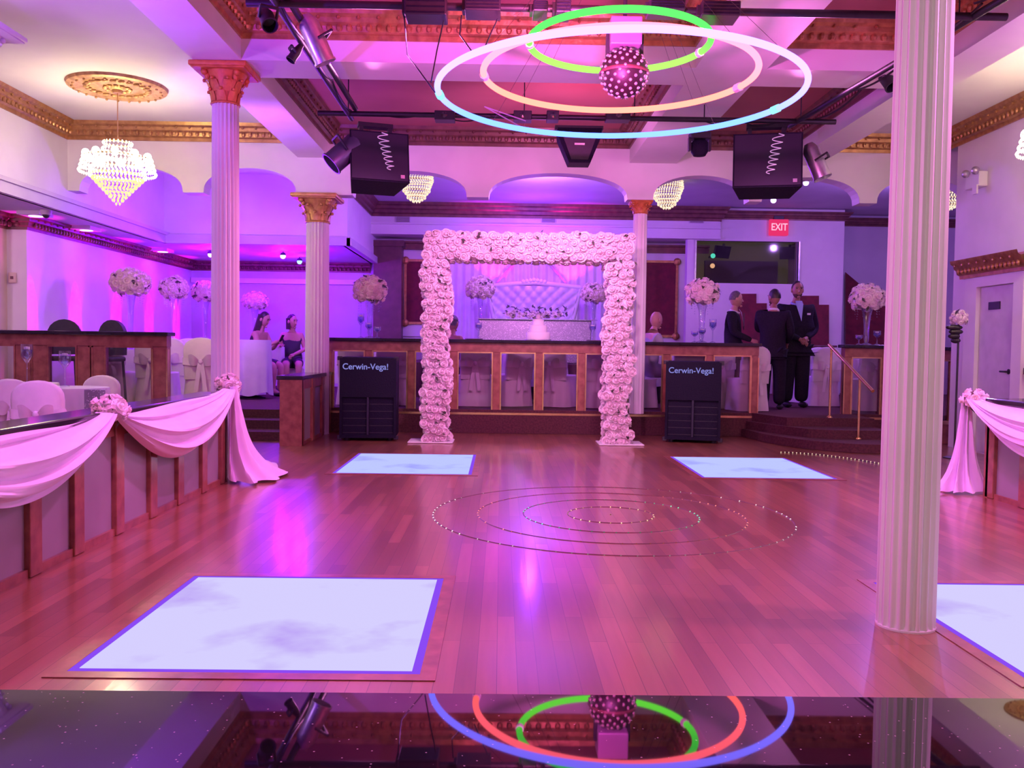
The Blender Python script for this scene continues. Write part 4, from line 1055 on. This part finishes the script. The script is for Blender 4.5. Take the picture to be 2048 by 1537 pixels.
tail(t, (-.04, p.y-6.5+.08, ZT+.03), [(q.x-4.06, q.y-6.5) for q in bt], .1, 5)

# ------------------------------------------------------------------ covered chairs
def chair_proto(label):
    t = thing('covered_chair', label, 'chair', (0, 0, 0), 0, 'white covered banquet chairs')
    w = .225; b = MB()
    # back, rounded top: slab lofted with a slight pillow
    def outline(s_, z0=.40):
        pts = [(-w*s_*.98, z0)]
        for k in range(13):
            a = pi-pi*k/12; pts.append((w*s_*cos(a), .76+.18*s_*sin(a)**.8 if sin(a) > 0 else .76))
        pts.append((w*s_*.98, z0)); return pts
    L = [(outline(.9), .17), (outline(1.0), .19), (outline(1.0), .235), (outline(.9), .255)]
    n = len(L[0][0]); vs = [(x, y+.08*(z-.45), z) for pl_, y in L for x, z in pl_]; fs = [tuple(range(n)), tuple(range(3*n, 4*n))[::-1]]
    for r_ in range(3):
        for i in range(n): fs.append((r_*n+i, r_*n+(i+1) % n, (r_+1)*n+(i+1) % n, (r_+1)*n+i))
    b.add(vs, fs)
    rows = []
    for z, s_ in ((.47, .9), (.46, 1), (.40, 1.0), (.2, 1.06), (.01, 1.14)):
        row = []
        for i in range(49):
            a = 2*pi*i/48; c_, s2 = cos(a), sin(a); q = (abs(c_)**5+abs(s2)**5)**(-.2); f = 1+.03*sin(a*12)*(.46-z)/.45
            row.append((.228*s_*f*c_*q, .015+.228*s_*f*s2*q, z))
        rows.append(row)
    b.sheet(rows); b.box(-.2, .2, -.2, .2, .455, .475)
    b.build('cover', LINEN, t, True)
    s_ = MB(); ring = []
    for i in range(41):
        a = 2*pi*i/40; c_, s2 = cos(a), sin(a); q = (abs(c_)**6+abs(s2)**6)**(-1/6); ring.append((a, .236*c_*q, .228+.052*s2*q))
    s_.sheet([[(x, y, z+.012*sin(a*3)) for a, x, y in ring] for z in (.58, .62, .67)])
    sa = s_.build('sash', SATIN, t, True)
    k = MB()
    for s2 in (-1, 1):
        g = []
        for i in range(7):
            u = i/6; g.append([(s2*(.02+.13*u), .30+.03*sin(pi*u)+.02*v_, .63+.03*u+v_*(.02+.055*sin(pi*u*.8))) for v_ in (-1, -.3, .3, 1)])
        k.sheet(g)
        k.sheet([[(s2*(.012+.05*u)+.025*v_, .305+.01*sin(u*9), .62-.38*u) for v_ in (-1, 0, 1)] for u in (0, .25, .5, .75, 1)])
    k.ball((0, .305, .63), (.03, .025, .035), 8, 6)
    k.build('bow', SATIN, sa, True, fix=False)
    return t
ch0 = chair_proto('white covered chair with sash bow facing away, centre of the nearby group')
def place(first, loc, rz, label):
    if first: ch0.location = loc; ch0.rotation_euler = (0, 0, rz); ch0['label'] = label; return ch0
    return dup(ch0, loc, rz, label)
def cpx(px, ytop, Y, zb): p = aY(px, ytop, Y); return (p.x, Y, zb)
B_ = pi   # back towards the camera
for n_, (px, Y, rz, sc_, lab) in enumerate(((91, 7.8, B_+.2, .92, 'white covered chair with sash bow, fully seen above the half wall ledge'), (2, 6.7, B_-.4, .92, 'white covered chair cut by the frame edge, nearest the half wall'),
                          (-4, 8.4, B_+.9, .9, 'white covered chair mostly hidden behind the chair at the frame edge'), (190, 9.75, .1, .88, 'white covered chair facing us across the small round table'))):
    o = place(n_ == 0, (aY(px, 760, Y).x, Y, 0), rz, lab); o.scale = (sc_, sc_, sc_)
place0 = place
def place(first, loc, rz, label): o = place0(False, loc, rz, label); o.scale = (1, 1, 1); return o
for px, Y, rz, lab in ((352, 13.0, B_, 'covered chair behind the wood post end of the railing'), (412, 11.75, B_+.1, 'covered chair with large satin bow beside the copper capital column'), (238, 12.0, B_-.2, 'covered chair seen through the railing, below the first cream rose ball'), (318, 12.05, B_, 'covered chair seen through the railing between two posts'), (376, 13.9, B_+.4, 'covered chair further back below the second rose ball')):
    place(False, (aY(px, 700, Y).x, Y, PZ), rz, lab)
for px, Y, rz, lab in ((952, 13.1, B_, 'covered chair seen through the railing beside the arch leg'), (1024, 13.2, B_+.5, 'covered chair turned sideways seen through the railing, centre left panel'), (1118, 13.2, B_-.5, 'covered chair turned sideways seen through the railing, centre right panel'), (1200, 13.05, B_, 'covered chair seen through the railing near the far arch leg'),
                       (712, 13.1, B_, 'covered chair seen over the left speaker'), (788, 13.1, B_, 'covered chair seen over the left speaker, nearer the arch'), (1372, 12.9, B_, 'covered chair seen over the speaker near the steps'), (1428, 13.3, B_+.2, 'covered chair beside the rail end post'),
                       (1494, 12.85, B_+.3, 'covered chair peeking from the rail end at the steps'), (1618, 15.0, B_+.3, 'covered chair beside the standing men, nearer them'), (1643, 14.2, B_, 'covered chair beside the standing men, nearer the handrail'), (1738, 13.2, B_, 'covered chair behind the railing beyond the handrail')):
    place(False, (aY(px, 700, Y).x, Y, PZ), rz, lab)

# round tables with cloths
def round_table(label, clabel, loc, r, h, drop, group='draped round tables', seed=0):
    t = thing('round_table', label, 'table', loc, 0, group)
    MB().lathe([(0, h-.03), (r, h-.03), (r, h-.004), (0, h-.004)], 28).build('tabletop', DKWOOD, t)
    MB().lathe([(.22, 0), (.22, .02), (.05, .06), (.035, h*.5), (.06, h-.03)], 16).build('pedestal', BLACK, t)
    rows = [[(0, 0, h)]*65]
    for q, z in ((.6, h), (1.0, h), (1.015, h-.015), (1.03, h-drop*.35), (1.05, h-drop*.7), (1.08, h-drop)):
        row = []
        for i in range(65):
            a = 2*pi*i/64; f = 1+(.05*sin(a*11+seed)+.03*sin(a*7))*(h-z)/max(drop, .01); row.append((r*q*f*cos(a), r*q*f*sin(a), z-(.03*sin(a*4+seed) if z < h-drop*.9 else 0)))
        rows.append(row)
    o = MB().sheet(rows).build('tablecloth', CLOTH, None, True); o.location = loc; tag(o, clabel, 'tablecloth', group+' cloths')
    return t
p = aY(175, 780, 9.0)
tabA = (p.x-.15, 8.95, 0)
round_table('round table hidden under white cloth among the nearby covered chairs', 'white cloth over the round table among the nearby covered chairs', tabA, .36, .74, .7)
o = MB().sheet([[(x, -.345-.012*sin(x*60) if z < .738 else -.3, z) for x in (-.1, -.05, 0, .05, .1)] for z in (.742, .735, .6, .45, .3)]).build('sequin_runner', SEQUIN, None, True); o.location = (aY(189, 780, 8.6).x, 8.95, 0)
tag(o, 'blue-grey sequined runner hanging over the near round table edge', 'table runner')
for px, h, lab in ((34, .34, 'tall stemmed candle glass nearest the frame edge'), (130, .28, 'tall stemmed candle glass behind the covered chair with bow')):
    p = aY(px, 776, 9.4 if px < 100 else 9.0)
    if px > 100: candle_glass(lab, (p.x, 9.0, .742), .36, .055, group='tall candle glasses')
    else: 
        candle_glass(lab, (p.x, 9.6, .742), .42, .06, group='tall candle glasses')
        round_table('round table at the frame edge behind the covered chairs', 'white cloth over the round table at the frame edge', (p.x-.12, 9.72, 0), .36, .74, .7, seed=3)
round_table('round table on the platform beside the seated women', 'white cloth over the round table beside the seated women', (aY(503, 700, 14.2).x, 14.2, PZ), .3, .93, .85, seed=1)
round_table('small round table between the two seated women', 'white cloth over the small table between the women', (aY(546, 700, 16.1).x, 16.1, PZ), .2, .82, .55, seed=2)
round_table('round table behind the railing below the first cream rose ball', 'white cloth over the table below the first cream rose ball', (aY(261, 567, 13.4).x, 13.4, PZ), .5, .76, .6, seed=4)
round_table('round table on the platform below the second rose ball', 'white cloth over the table below the second rose ball', (aY(348, 567, 15.0).x, 15.0, PZ), .5, .76, .6, seed=5)
round_table('round table on the platform behind the copper capital column', 'white cloth over the table behind the copper capital column', (aY(410, 567, 16.2).x, 16.2, PZ), .45, .76, .6, seed=6)
round_table('round table far back behind the woman with phone', 'white cloth over the far table behind the woman with phone', (aY(510, 567, 17.4).x, 17.4, PZ), .4, .76, .6, seed=7)
for i, px in enumerate((1068, 1330, 1775, 735)):
    names = ('seen through the railing centred under the cake', 'behind the railing and the seated guest', 'behind the thick column beyond the steps', 'behind the left speaker and the railing')
    round_table('round table '+names[i], 'white cloth over the round table '+names[i], (aY(px, 740, 13.9).x, 14.5 if i == 1 else 13.95, PZ), .5, .76, .45, seed=8+i)
o = MB().sheet([[(x, -.55-.01*sin(x*50), z) for x in (-.12, -.06, 0, .06, .12)] for z in (.77, .6, .45, .3)]).build('sequin_runner', SEQUIN, None, True); o.location = (aY(1045, 740, 13.95).x, 13.95, PZ)
tag(o, 'silver sequined runner hanging from the table seen through the railing', 'table runner')
# black bar chair behind the wide-post railing
for px, lab, rz in ((124, 'black high backed chair behind the wide-post railing, nearer the frame edge', .3), (204, 'black high backed chair behind the wide-post railing, under the vase', -.3)):
    p = aY(px, 650, 11.35); t = thing('black_chair', lab, 'chair', (p.x, 11.35, PZ), rz, 'black chairs behind the railing')
    MB().box(-.2, .2, -.2, .2, .62, .68, b=.02).build('seat', BLACK, t)
    b = MB().prism([(.2*cos(pi-pi*k/10), .95+.2*sin(pi*k/10)) for k in range(11)]+[(.19, .7), (-.19, .7)], .16, .22); b.build('backrest', BLACK, t)
    for sx in (-1, 1):
        for sy in (-1, 1): MB().tube([(sx*.17, sy*.17, .62), (sx*.2, sy*.2, 0)], .016, 8).build('leg', BLACK, t)

# ------------------------------------------------------------------ people
def skin_mesh(nodes, edges, root, lv=2):
    names = list(nodes); me = bpy.data.meshes.new('sk'); me.from_pydata([nodes[k][0] for k in names], [(names.index(a), names.index(b)) for a, b in edges], [])
    o = bpy.data.objects.new('sk', me); COL.objects.link(o); md = o.modifiers.new('s', 'SKIN'); md.use_smooth_shade = True
    for i, k in enumerate(names):
        r = nodes[k][1]; r = r if hasattr(r, '__len__') else (r, r); me.skin_vertices[0].data[i].radius = r; me.skin_vertices[0].data[i].use_root = (k == root)
    sb = o.modifiers.new('b', 'SUBSURF'); sb.levels = lv; sb.render_levels = lv
    dg = bpy.context.evaluated_depsgraph_get(); dg.update(); ev = bpy.data.meshes.new_from_object(o.evaluated_get(dg))
    vs = [v.co.copy() for v in ev.vertices]; fs = [tuple(p.vertices) for p in ev.polygons]
    bpy.data.objects.remove(o); bpy.data.meshes.remove(ev); return vs, fs
def add_hand(b, wrist, d, up, s=1.0, curl=.5):
    d = Vector(d).normalized(); up = Vector(up); sd = d.cross(up).normalized(); up = sd.cross(d).normalized(); W = Vector(wrist)
    b.tube([W-d*.02, W+d*.02*s, W+d*.055*s, W+d*.085*s], [.026*s, .032*s, .038*s, .034*s], 8)
    for i, (o_, L) in enumerate(((-.03, .065), (-.01, .075), (.01, .072), (.029, .055))):
        p0 = W+d*.08*s+sd*o_*s; p1 = p0+(d*cos(curl*.5)-up*sin(curl*.5))*L*.5*s; p2 = p1+(d*cos(curl*1.6)-up*sin(curl*1.6))*L*.5*s
        b.tube([p0, p1, p2], [.0095*s, .009*s, .007*s], 6)
    p0 = W+d*.03*s-sd*.03*s; b.tube([p0, p0+(d-sd*.9).normalized()*.035*s, p0+(d*1.2-sd*.5).normalized()*.062*s], [.013*s, .011*s, .008*s], 6)
def head_into(b, c, yawz, tilt=0, s=1.0):
    M = T(*c, yawz, tilt) @ Matrix.Scale(s, 4)
    rows = []   # face towards -Y
    for j in range(13):
        v = j/12; z = .125-.25*v; rr = sqrt(max(0, 1-((z-.01)/.128)**2))
        row = []
        for i in range(25):
            a = 2*pi*i/24; x = .078*rr*cos(a); y = .098*rr*sin(a)
            if z < -.02: f = 1-.9*(-.02-z); x *= f-.25*(-.02-z)/.1*.6; y = y*f-(.012 if sin(a) < 0 else -.0)*(-.02-z)/.1
            row.append((x, y, z))
        rows.append(row)
    b.sheet([[Vector(M @ Vector(p)) for p in row] for row in rows])
    b.add([(-.006, -.094, .02), (.006, -.094, .02), (-.017, -.094, -.03), (.017, -.094, -.03), (0, -.122, -.026)], [(0, 1, 4), (0, 4, 2), (1, 3, 4), (2, 4, 3)], M)
    for s_ in (-1, 1): b.ball((s_*.08, .005, 0), (.012, .025, .034), 6, 5, M)
    b.ball((0, -.088, -.062), (.028, .012, .008), 8, 4, M); b.ball((0, -.08, -.1), (.025, .02, .018), 8, 4, M)
    return M
def face_parts(t, M):
    e = MB(); 
    for s_ in (-1, 1): e.ball((s_*.031, -.088, .022), (.014, .008, .006), 8, 5, M); e.box(s_*.031-.018, s_*.031+.018, -.098, -.086, .036, .043, M)
    e.build('eyes_and_brows', HAIR, t)
def hair_cap(t, M, m, long=0, beard=False):
    b = MB(); rows = []
    for j in range(9):
        v = j/8; row = []
        for i in range(25):
            a = 2*pi*i/24; front = max(0, -sin(a)); lim = (.62+.25*(1-front)) * pi/1.6*(1-.42*front**.7); th = v*lim
            row.append(Vector((.086*sin(th)*cos(a), .008+.104*sin(th)*sin(a), .012+.130*cos(th))))
        rows.append(row)
    b.sheet([[M @ p for p in r] for r in rows])
    if long:
        g = []
        for j in range(8):
            v = j/7; g.append([M @ Vector((.09*(1-.25*v)*cos(a), .02+.09*(1+.1*v)*sin(a), .06-long*v)) for a in [pi*k/10*1.3-.45 for k in range(11)]])
        b.sheet(g)
        g2 = [[p+Vector((0, 0, 0))+(M.to_3x3() @ Vector((0, .012, 0))) for p in r] for r in g]; b.sheet(g2)
    b.build('hair', m, t, True, fix=False)
    if beard:
        q = MB(); rows = []
        for j in range(5):
            row = []
            for i in range(13):
                a = -pi+pi*i/12; z = -.055-.07*j/4; rr = sqrt(max(0, 1-((z-.01)/.128)**2))*1.06; row.append(M @ Vector((.074*rr*cos(a), .094*rr*sin(a)-.004, z)))
            rows.append(row)
        q.sheet(rows).build('beard', mat('short_beard', (.10, .05, .04), rough=.8), t, True, fix=False)

def standing_man(label, loc, rz, H, arms, head_yaw, shirt, skin, hair, tie=False, beard=False, square=False, bulk=1.0, head_tilt=0):
    """local: faces -Y. arms: {'l':(elbow,wrist), 'r':...} in local metres for H=1.8"""
    k = H/1.8; t = thing('person', label, 'person', loc, rz); S = lambda p: tuple(k*q for q in p)
    N = {'pelvis': ((0, 0, .95), (.155, .115)), 'spine': ((0, .01, 1.14), (.15, .115)), 'chest': ((0, .01, 1.33), (.175, .12)), 'nb': ((0, .01, 1.46), (.085, .075)), 'neck': ((0, -.005, 1.55), .058), 'head': ((0, -.015, 1.62), .06)}
    for s_, n in ((-1, 'r'), (1, 'l')):
        N['sh'+n] = ((s_*.185*bulk, .01, 1.43), .07); e, w = arms[n]; N['el'+n] = (e, .047); N['wr'+n] = (w, .032)
        N['hip'+n] = ((s_*.095, 0, .88), .095); N['kn'+n] = ((s_*.105, -.015, .5), .064); N['an'+n] = ((s_*.115, .02, .09), .045)
    E_ = [('pelvis', 'spine'), ('spine', 'chest'), ('chest', 'nb'), ('nb', 'neck'), ('neck', 'head')]
    for n in 'rl': E_ += [('chest', 'sh'+n), ('sh'+n, 'el'+n), ('el'+n, 'wr'+n), ('pelvis', 'hip'+n), ('hip'+n, 'kn'+n), ('kn'+n, 'an'+n)]
    sc_ = lambda d, g=1.0: {q: (S(p), tuple(k*g*x for x in (r if hasattr(r, '__len__') else (r, r)))) for q, (p, r) in d.items()}
    b = MB(); b.add(*skin_mesh(sc_(N, .93), E_, 'pelvis', 1))
    M = head_into(b, S((0, -.03, 1.69)), head_yaw, head_tilt, k)
    for n in 'rl':
        e, w = arms[n]; add_hand(b, S(w), Vector(w)-Vector(e), (0, -.3, 1), k, .9)
    b.build('body', skin, t, True)
    J = {q: N[q] for q in ('pelvis', 'spine', 'chest', 'nb')}; J['hem'] = ((0, 0, .80), (.19, .14))
    for n in 'rl':
        for q in ('sh', 'el', 'wr'): J[q+n] = N[q+n]
    EJ = [e for e in E_ if e[0] in J and e[1] in J]+[('pelvis', 'hem')]
    J = {q: (p, tuple(x*(1.22*bulk if q in ('pelvis', 'spine', 'chest', 'hem') else (1.12 if q == 'nb' else 1.35)) for x in (r if hasattr(r, '__len__') else (r, r)))) for q, (p, r) in J.items()}
    jk = MB().add(*skin_mesh(sc_(J), EJ, 'pelvis')).build('jacket', SUIT, t, True)
    TR = {'pelvis': ((0, 0, .95), (.15, .12))}
    for s_, n in ((-1, 'r'), (1, 'l')): TR['hip'+n] = ((s_*.1, 0, .86), .115*bulk); TR['kn'+n] = ((s_*.11, -.015, .5), .09*bulk); TR['an'+n] = ((s_*.118, .015, .07), .082*bulk)
    MB().add(*skin_mesh(sc_(TR), [('pelvis', 'hipr'), ('hipr', 'knr'), ('knr', 'anr'), ('pelvis', 'hipl'), ('hipl', 'knl'), ('knl', 'anl')], 'pelvis')).build('trousers', SUIT, t, True)
    for s_ in (-1, 1): MB().ball(S((s_*.12, -.05, .045)), (.048*k, .14*k, .043*k), 12, 8).build('shoe', BLACK, t, True)
    q = MB(); q.add([S(p) for p in ((-.055, -.115, 1.49), (.055, -.115, 1.49), (.0, -.158*bulk, 1.24), (-.05, -.08, 1.54), (.05, -.08, 1.54))], [(0, 1, 2), (0, 3, 4, 1)])
    q.tube([S((.068*cos(a), -.012+.068*sin(a), 1.50+.02*sin(a))) for a in [2*pi*i/16 for i in range(16)]], .02*k, 6, True)
    sh_ = q.build('shirt', shirt, t, True)
    if tie: MB().prism([(p[0]*k, p[1]*k) for p in ((-.018, 1.48), (.018, 1.48), (.032, 1.27), (0, 1.22), (-.032, 1.27))], -.162*k, -.15*k).build('tie', BLACK, sh_)
    if square: MB().box(.085*k, .13*k, -.165*k*bulk, -.15*k*bulk, 1.335*k, 1.36*k).build('pocket_square', SHIRT, jk)
    face_parts(t, M); hair_cap(t, M, hair, 0, beard); return t
# man with tie, behind the railing, turned in profile, reaching to shake hands
p = aY(1466, 700, 13.65)
standing_man('man in black suit with white shirt and tie shaking hands behind the railing', (p.x, 13.65, PZ), pi/2-.35, 1.75, {'r': ((-.24, -.02, 1.17), (-.15, -.30, 1.05)), 'l': ((.25, .03, 1.16), (.22, -.12, .96))}, .3, SHIRT, SKIN, HAIRG, tie=True, bulk=1.05)
p = aZ(1540, 814, PZ)
standing_man('bearded man in dark suit seen from behind at the top of the steps', (aY(1545, 700, 13.2).x, 13.2, PZ), pi-.5, 1.76, {'r': ((-.26, -.03, 1.16), (-.16, -.26, 1.02)), 'l': ((.25, -.12, 1.2), (.13, -.30, 1.28))}, .9, SHIRT, SKIN2, HAIR, beard=True, bulk=1.12)
standing_man('tallest man in dark suit and blue shirt facing us with clasped hands', (aY(1590, 700, 13.75).x, 13.75, PZ), .1, 1.92, {'r': ((-.29, -.02, 1.13), (-.03, -.24, .98)), 'l': ((.29, -.02, 1.13), (.05, -.25, 1.0))}, -.15, BLUESHIRT, SKIN2, HAIR, square=True, beard=True, bulk=1.22)

def seated(label, loc, rz, top, skin, hair, head_yaw=0, tilt=0, long=0, arms=None, k=1.0, lean=0, bare=True, phone=False):
    t = thing('person', label, 'person', loc, rz); S = lambda p: tuple(k*q for q in p)
    N = {'pelvis': ((0, .02, .55), (.165, .13)), 'spine': ((0, .02-lean*.4, .76), (.135, .11)), 'chest': ((0, .01-lean*.8, .95), (.15, .11)), 'nb': ((0, -.0-lean, 1.07), (.075, .065)), 'neck': ((0, -.01-lean*1.1, 1.14), .05), 'head': ((0, -.02-lean*1.2, 1.2), .055)}
    arms = arms or {'r': ((-.22, -.1-lean, .8), (-.08, -.32, .74)), 'l': ((.22, -.1-lean, .8), (.06, -.34, .76))}
    for s_, n in ((-1, 'r'), (1, 'l')):
        N['sh'+n] = ((s_*.165, .0-lean*.95, 1.035), .06); e, w = arms[n]; N['el'+n] = (e, .042); N['wr'+n] = (w, .028)
        N['hip'+n] = ((s_*.1, -.05, .53), .1); N['kn'+n] = ((s_*.11, -.43, .52), .068); N['an'+n] = ((s_*.10, -.40, .1), .042); N['to'+n] = ((s_*.10, -.53, .04), .036)
    E_ = [('pelvis', 'spine'), ('spine', 'chest'), ('chest', 'nb'), ('nb', 'neck'), ('neck', 'head')]
    for n in 'rl': E_ += [('chest', 'sh'+n), ('sh'+n, 'el'+n), ('el'+n, 'wr'+n), ('pelvis', 'hip'+n), ('hip'+n, 'kn'+n), ('kn'+n, 'an'+n), ('an'+n, 'to'+n)]
    sc_ = lambda d, g=1.0: {q: (S(p), tuple(k*g*x for x in (r if hasattr(r, '__len__') else (r, r)))) for q, (p, r) in d.items()}
    b = MB(); b.add(*skin_mesh(sc_(N), E_, 'pelvis', 2)); M = head_into(b, S((0, -.035-lean*1.3, 1.275)), head_yaw, tilt, k)
    for n in 'rl':
        e, w = arms[n]; add_hand(b, S(w), Vector(w)-Vector(e), (0, 0, 1), k*.92, .8)
    b.build('body', skin, t, True)
    D = {q: N[q] for q in ('pelvis', 'spine', 'chest')}
    D['chest'] = ((0, .01-lean*.8, .95), (.155, .115))
    for s_, n in ((-1, 'r'), (1, 'l')):
        D['hip'+n] = N['hip'+n]; D['th'+n] = ((s_*.105, -.40, .525), .085)
        if not bare: D['sh'+n] = N['sh'+n]; D['el'+n] = N['el'+n]
        else: D['sh'+n] = ((s_*.165, .0-lean*.9, .985), .055); D['up'+n] = (tuple(Vector(N['sh'+n][0]).lerp(Vector(N['el'+n][0]), .55)), .05)
    ED = [('pelvis', 'spine'), ('spine', 'chest')]+[x for n in 'rl' for x in (('pelvis', 'hip'+n), ('hip'+n, 'th'+n), ('chest', 'sh'+n), (('sh'+n, 'el'+n) if not bare else ('sh'+n, 'up'+n)))]
    D = {q: (p, tuple(x*1.13 for x in (r if hasattr(r, '__len__') else (r, r)))) for q, (p, r) in D.items()}
    MB().add(*skin_mesh(sc_(D), ED, 'pelvis')).build('dress' if bare else 'top', top, t, True)
    face_parts(t, M)
    if hair: hair_cap(t, M, hair, long)
    for s_ in (-1, 1): MB().ball(S((s_*.1, -.49, .035)), (.042*k, .11*k, .035*k), 10, 6).build('shoe', BLACK, t, True)
    return t
def stool(label, loc, rz): 
    return dup(ch0, loc, rz, label)
pw = aY(511, 700, 15.1)
W1 = seated('woman with long dark hair and dark trousers leaning over her phone', (pw.x, 15.1, PZ), 1.25, DRESS, SKIN, HAIR, .0, .35, .34, {'r': ((-.2, -.2, .78), (-.06, -.38, .88)), 'l': ((.2, -.2, .78), (.06, -.38, .88))}, 1.0, .1)
stool('covered chair under the woman leaning over her phone', (pw.x-.12, 15.13, PZ), 1.25)
b = MB().box(-.035, .035, -.004, .004, -.07, .07, T(0, 0, 0, 1.25, .5)); o = b.build('phone', BLACK); q = Matrix.Rotation(1.25, 3, 'Z') @ Vector((0, -.5, .98)); o.location = (pw.x+q.x, 15.1+q.y, PZ+q.z-.02); tag(o, 'dark phone held by the woman with long hair', 'phone')
pw = aY(584, 700, 16.3)
W2 = seated('woman in black off-shoulder dress sitting sideways by the small table', (pw.x, 16.3, PZ), .25, DRESS, SKIN, HAIR, .75, .05, .2, {'r': ((-.24, -.06, .78), (-.2, -.3, .84)), 'l': ((.23, -.06, .78), (.02, -.28, .68))}, 1.0, .02)
stool('covered chair under the woman in the off-shoulder dress', (pw.x-.02, 16.42, PZ), .25)
pw = aY(1300, 660, 13.2)
seated('bald guest in grey top seated behind the railing near the slim column', (pw.x, 13.2, PZ+.02), 1.9, GREYTOP, SKIN, None, .2, .1, 0, {'r': ((-.24, -.1, .8), (-.15, -.36, .86)), 'l': ((.23, -.1, .8), (.1, -.38, .86))}, 1.0, .05, bare=False)
stool('covered chair under the bald seated guest', (pw.x-.12, 13.25, PZ), 1.9)
pw = aY(904, 660, 13.9)
seated('guest with brown hair mostly hidden by the arch leg', (pw.x, 13.9, PZ), 2.6, DRESS, SKIN2, HAIRG, .0, .1, .1, None, .96, .0)
stool('covered chair under the guest hidden by the arch leg', (pw.x-.05, 13.8, PZ), 2.6)

# ------------------------------------------------------------------ lights
PINK = (1, .30, .72); MAG = (1, .08, .75); VIO = (.42, .12, 1); VIO2 = (.55, .3, 1); WARM = (1, .72, .42)
sc.world = bpy.data.worlds.new('world'); sc.world.use_nodes = True
sc.world.node_tree.nodes['Background'].inputs[0].default_value = (.30, .16, .35, 1); sc.world.node_tree.nodes['Background'].inputs[1].default_value = .2
for i, (x, y, z, ax, ay, w) in enumerate(((-1.2, 8.2, 3.55, -.4, 6.2, 150), (2.7, 8.2, 3.55, 1.9, 6.2, 150), (-1.4, 3.6, 3.4, -.7, 3.6, 168), (3.0, 3.6, 3.4, 2.4, 3.6, 168))):
    lamp('pink_wash_%d' % i, 'SPOT', (x, y, z), (1, .22, .80), 290, .08, (ax, ay, 0), w, .8)
lamp('column_fill', 'SPOT', (.5, -1.6, 2.9), (1, .88, .84), 260, .1, (1.8, 3.86, 1.6), 42, .8)  # unseen neutral lamp added behind the camera to whiten the near column
lamp('front_fill', 'POINT', (-.8, -1.7, 2.6), (1, .5, .62), 45, .3)
lamp('pink_up_a', 'SPOT', (.3, 5.2, 3.1), (1, .12, .42), 240, .05, (.3, 5.3, 4.05), 165, .5)
lamp('pink_up_b', 'SPOT', (.4, 10.4, 3.2), (1, .2, .75), 12, .05, (.4, 10.4, 4.05), 165, .5)
lamp('red_up', 'SPOT', (.9, 9.4, 3.5), (1, .05, .1), 20, .05, (.9, 9.4, 4.05), 150, .6)
lamp('beam_face_pink', 'SPOT', (.6, 5.6, 2.9), (1, .1, .75), 260, .05, (.6, 8.0, 3.75), 140, .8)
lamp('arcade_pink', 'SPOT', (.6, 9.2, 2.9), (1, .25, .85), 130, .05, (.6, 11.9, 3.6), 140, .8)
lamp('alcove_pink_fill', 'POINT', (-7.2, 9.4, 2.4), (.9, .4, 1), 60, .1)  # added fill that brightens the dark wall strip by the cream pilaster
lamp('arch_spot_a', 'SPOT', (-.4, 8.9, 3.35), (1, .36, .88), 230, .05, (.2, 11.2, 1.2), 80, .7)
lamp('arch_spot_b', 'SPOT', (1.2, 8.9, 3.35), (1, .36, .85), 190, .05, (1.0, 11.2, 1.0), 80, .7)
lamp('drape_spot_a', 'SPOT', (-.6, 6.1, 3.4), (1, .18, 1), 420, .05, (-2.4, 6.2, .5), 70, .8)
lamp('drape_spot_b', 'SPOT', (2.6, 6.1, 3.4), (1, .18, 1), 300, .05, (4.1, 6.6, .5), 70, .8)
lamp('beam_violet', 'SPOT', (-3.0, 5.0, 2.2), (.26, .02, 1), 420, .05, (-2.55, 5.6, 3.65), 120, .8)
lamp('beam_violet_far', 'SPOT', (-2.7, 9.6, 2.7), (.35, .06, 1), 110, .05, (-2.5, 10.2, 3.65), 130, .8)
lamp('chandelier_glow_a', 'POINT', (m0.x, m0.y, zc-.02), WARM, 85, .12)
lamp('chandelier_glow_b', 'POINT', (RMX, RMY, 3.1), WARM, 60, .12)
lamp('left_bay_violet', 'POINT', (-4.2, 5.5, 3.0), (.6, .25, 1), 120, .2)
lamp('right_bay', 'POINT', (4.9, 6.0, 3.0), (.85, .22, 1), 95, .15)
for x, y in ((-4.2, 17.2), (-5.2, 16.2), (-3.6, 16.0)): lamp('low_violet', 'POINT', (x, y, 2.6), (.22, 0, 1), 110, .05)
lamp('well_violet', 'POINT', (-4.2, 13.6, 2.6), (.30, .02, 1), 150, .05)
for px in (60, 150, 232, 298, 352, 400):
    y = aX(px, 600, XLL).y
    lamp('wall_uplight', 'SPOT', (XLL+.2, y, .4), (1, 0, .65), 300, .02, (XLL-.02, y, 2.6), 24, .5)
    lamp('wall_grazer', 'SPOT', (XLL+.2, y, 2.7), (1, 0, .65), 300, .02, (XLL-.02, y, .6), 24, .5)
lamp('back_violet', 'POINT', (.6, 14.6, 3.5), (.38, .12, 1), 230, .05)
lamp('back_violet_right', 'POINT', (6.6, 14.4, 3.7), (.45, .18, 1), 150, .05)
lamp('stage_magenta_a', 'SPOT', (.0, 17.75, 2.3), (1, .02, .6), 120, .02, (-.2, 18.2, 3.3), 70, .6)
lamp('stage_magenta_b', 'SPOT', (1.25, 17.75, 2.3), (1, .02, .6), 120, .02, (1.45, 18.2, 3.3), 70, .6)
lamp('stage_violet', 'POINT', (.6, 17.0, 3.2), (.25, .03, 1), 90, .05)
for x, y in ((-.92, 3.9), (-.92, 9.1), (2.55, 9.1), (2.6, 3.9)):
    pass
sc.view_settings.view_transform = 'Standard'; sc.view_settings.look = 'None'; sc.view_settings.exposure = 0; sc.view_settings.gamma = 1.06
sc.cycles.max_bounces = 7; sc.cycles.diffuse_bounces = 4; sc.cycles.glossy_bounces = 3; sc.cycles.transparent_max_bounces = 12
sc.cycles.sample_clamp_indirect = 4; sc.cycles.use_denoising = True; sc.cycles.caustics_reflective = False; sc.cycles.caustics_refractive = False
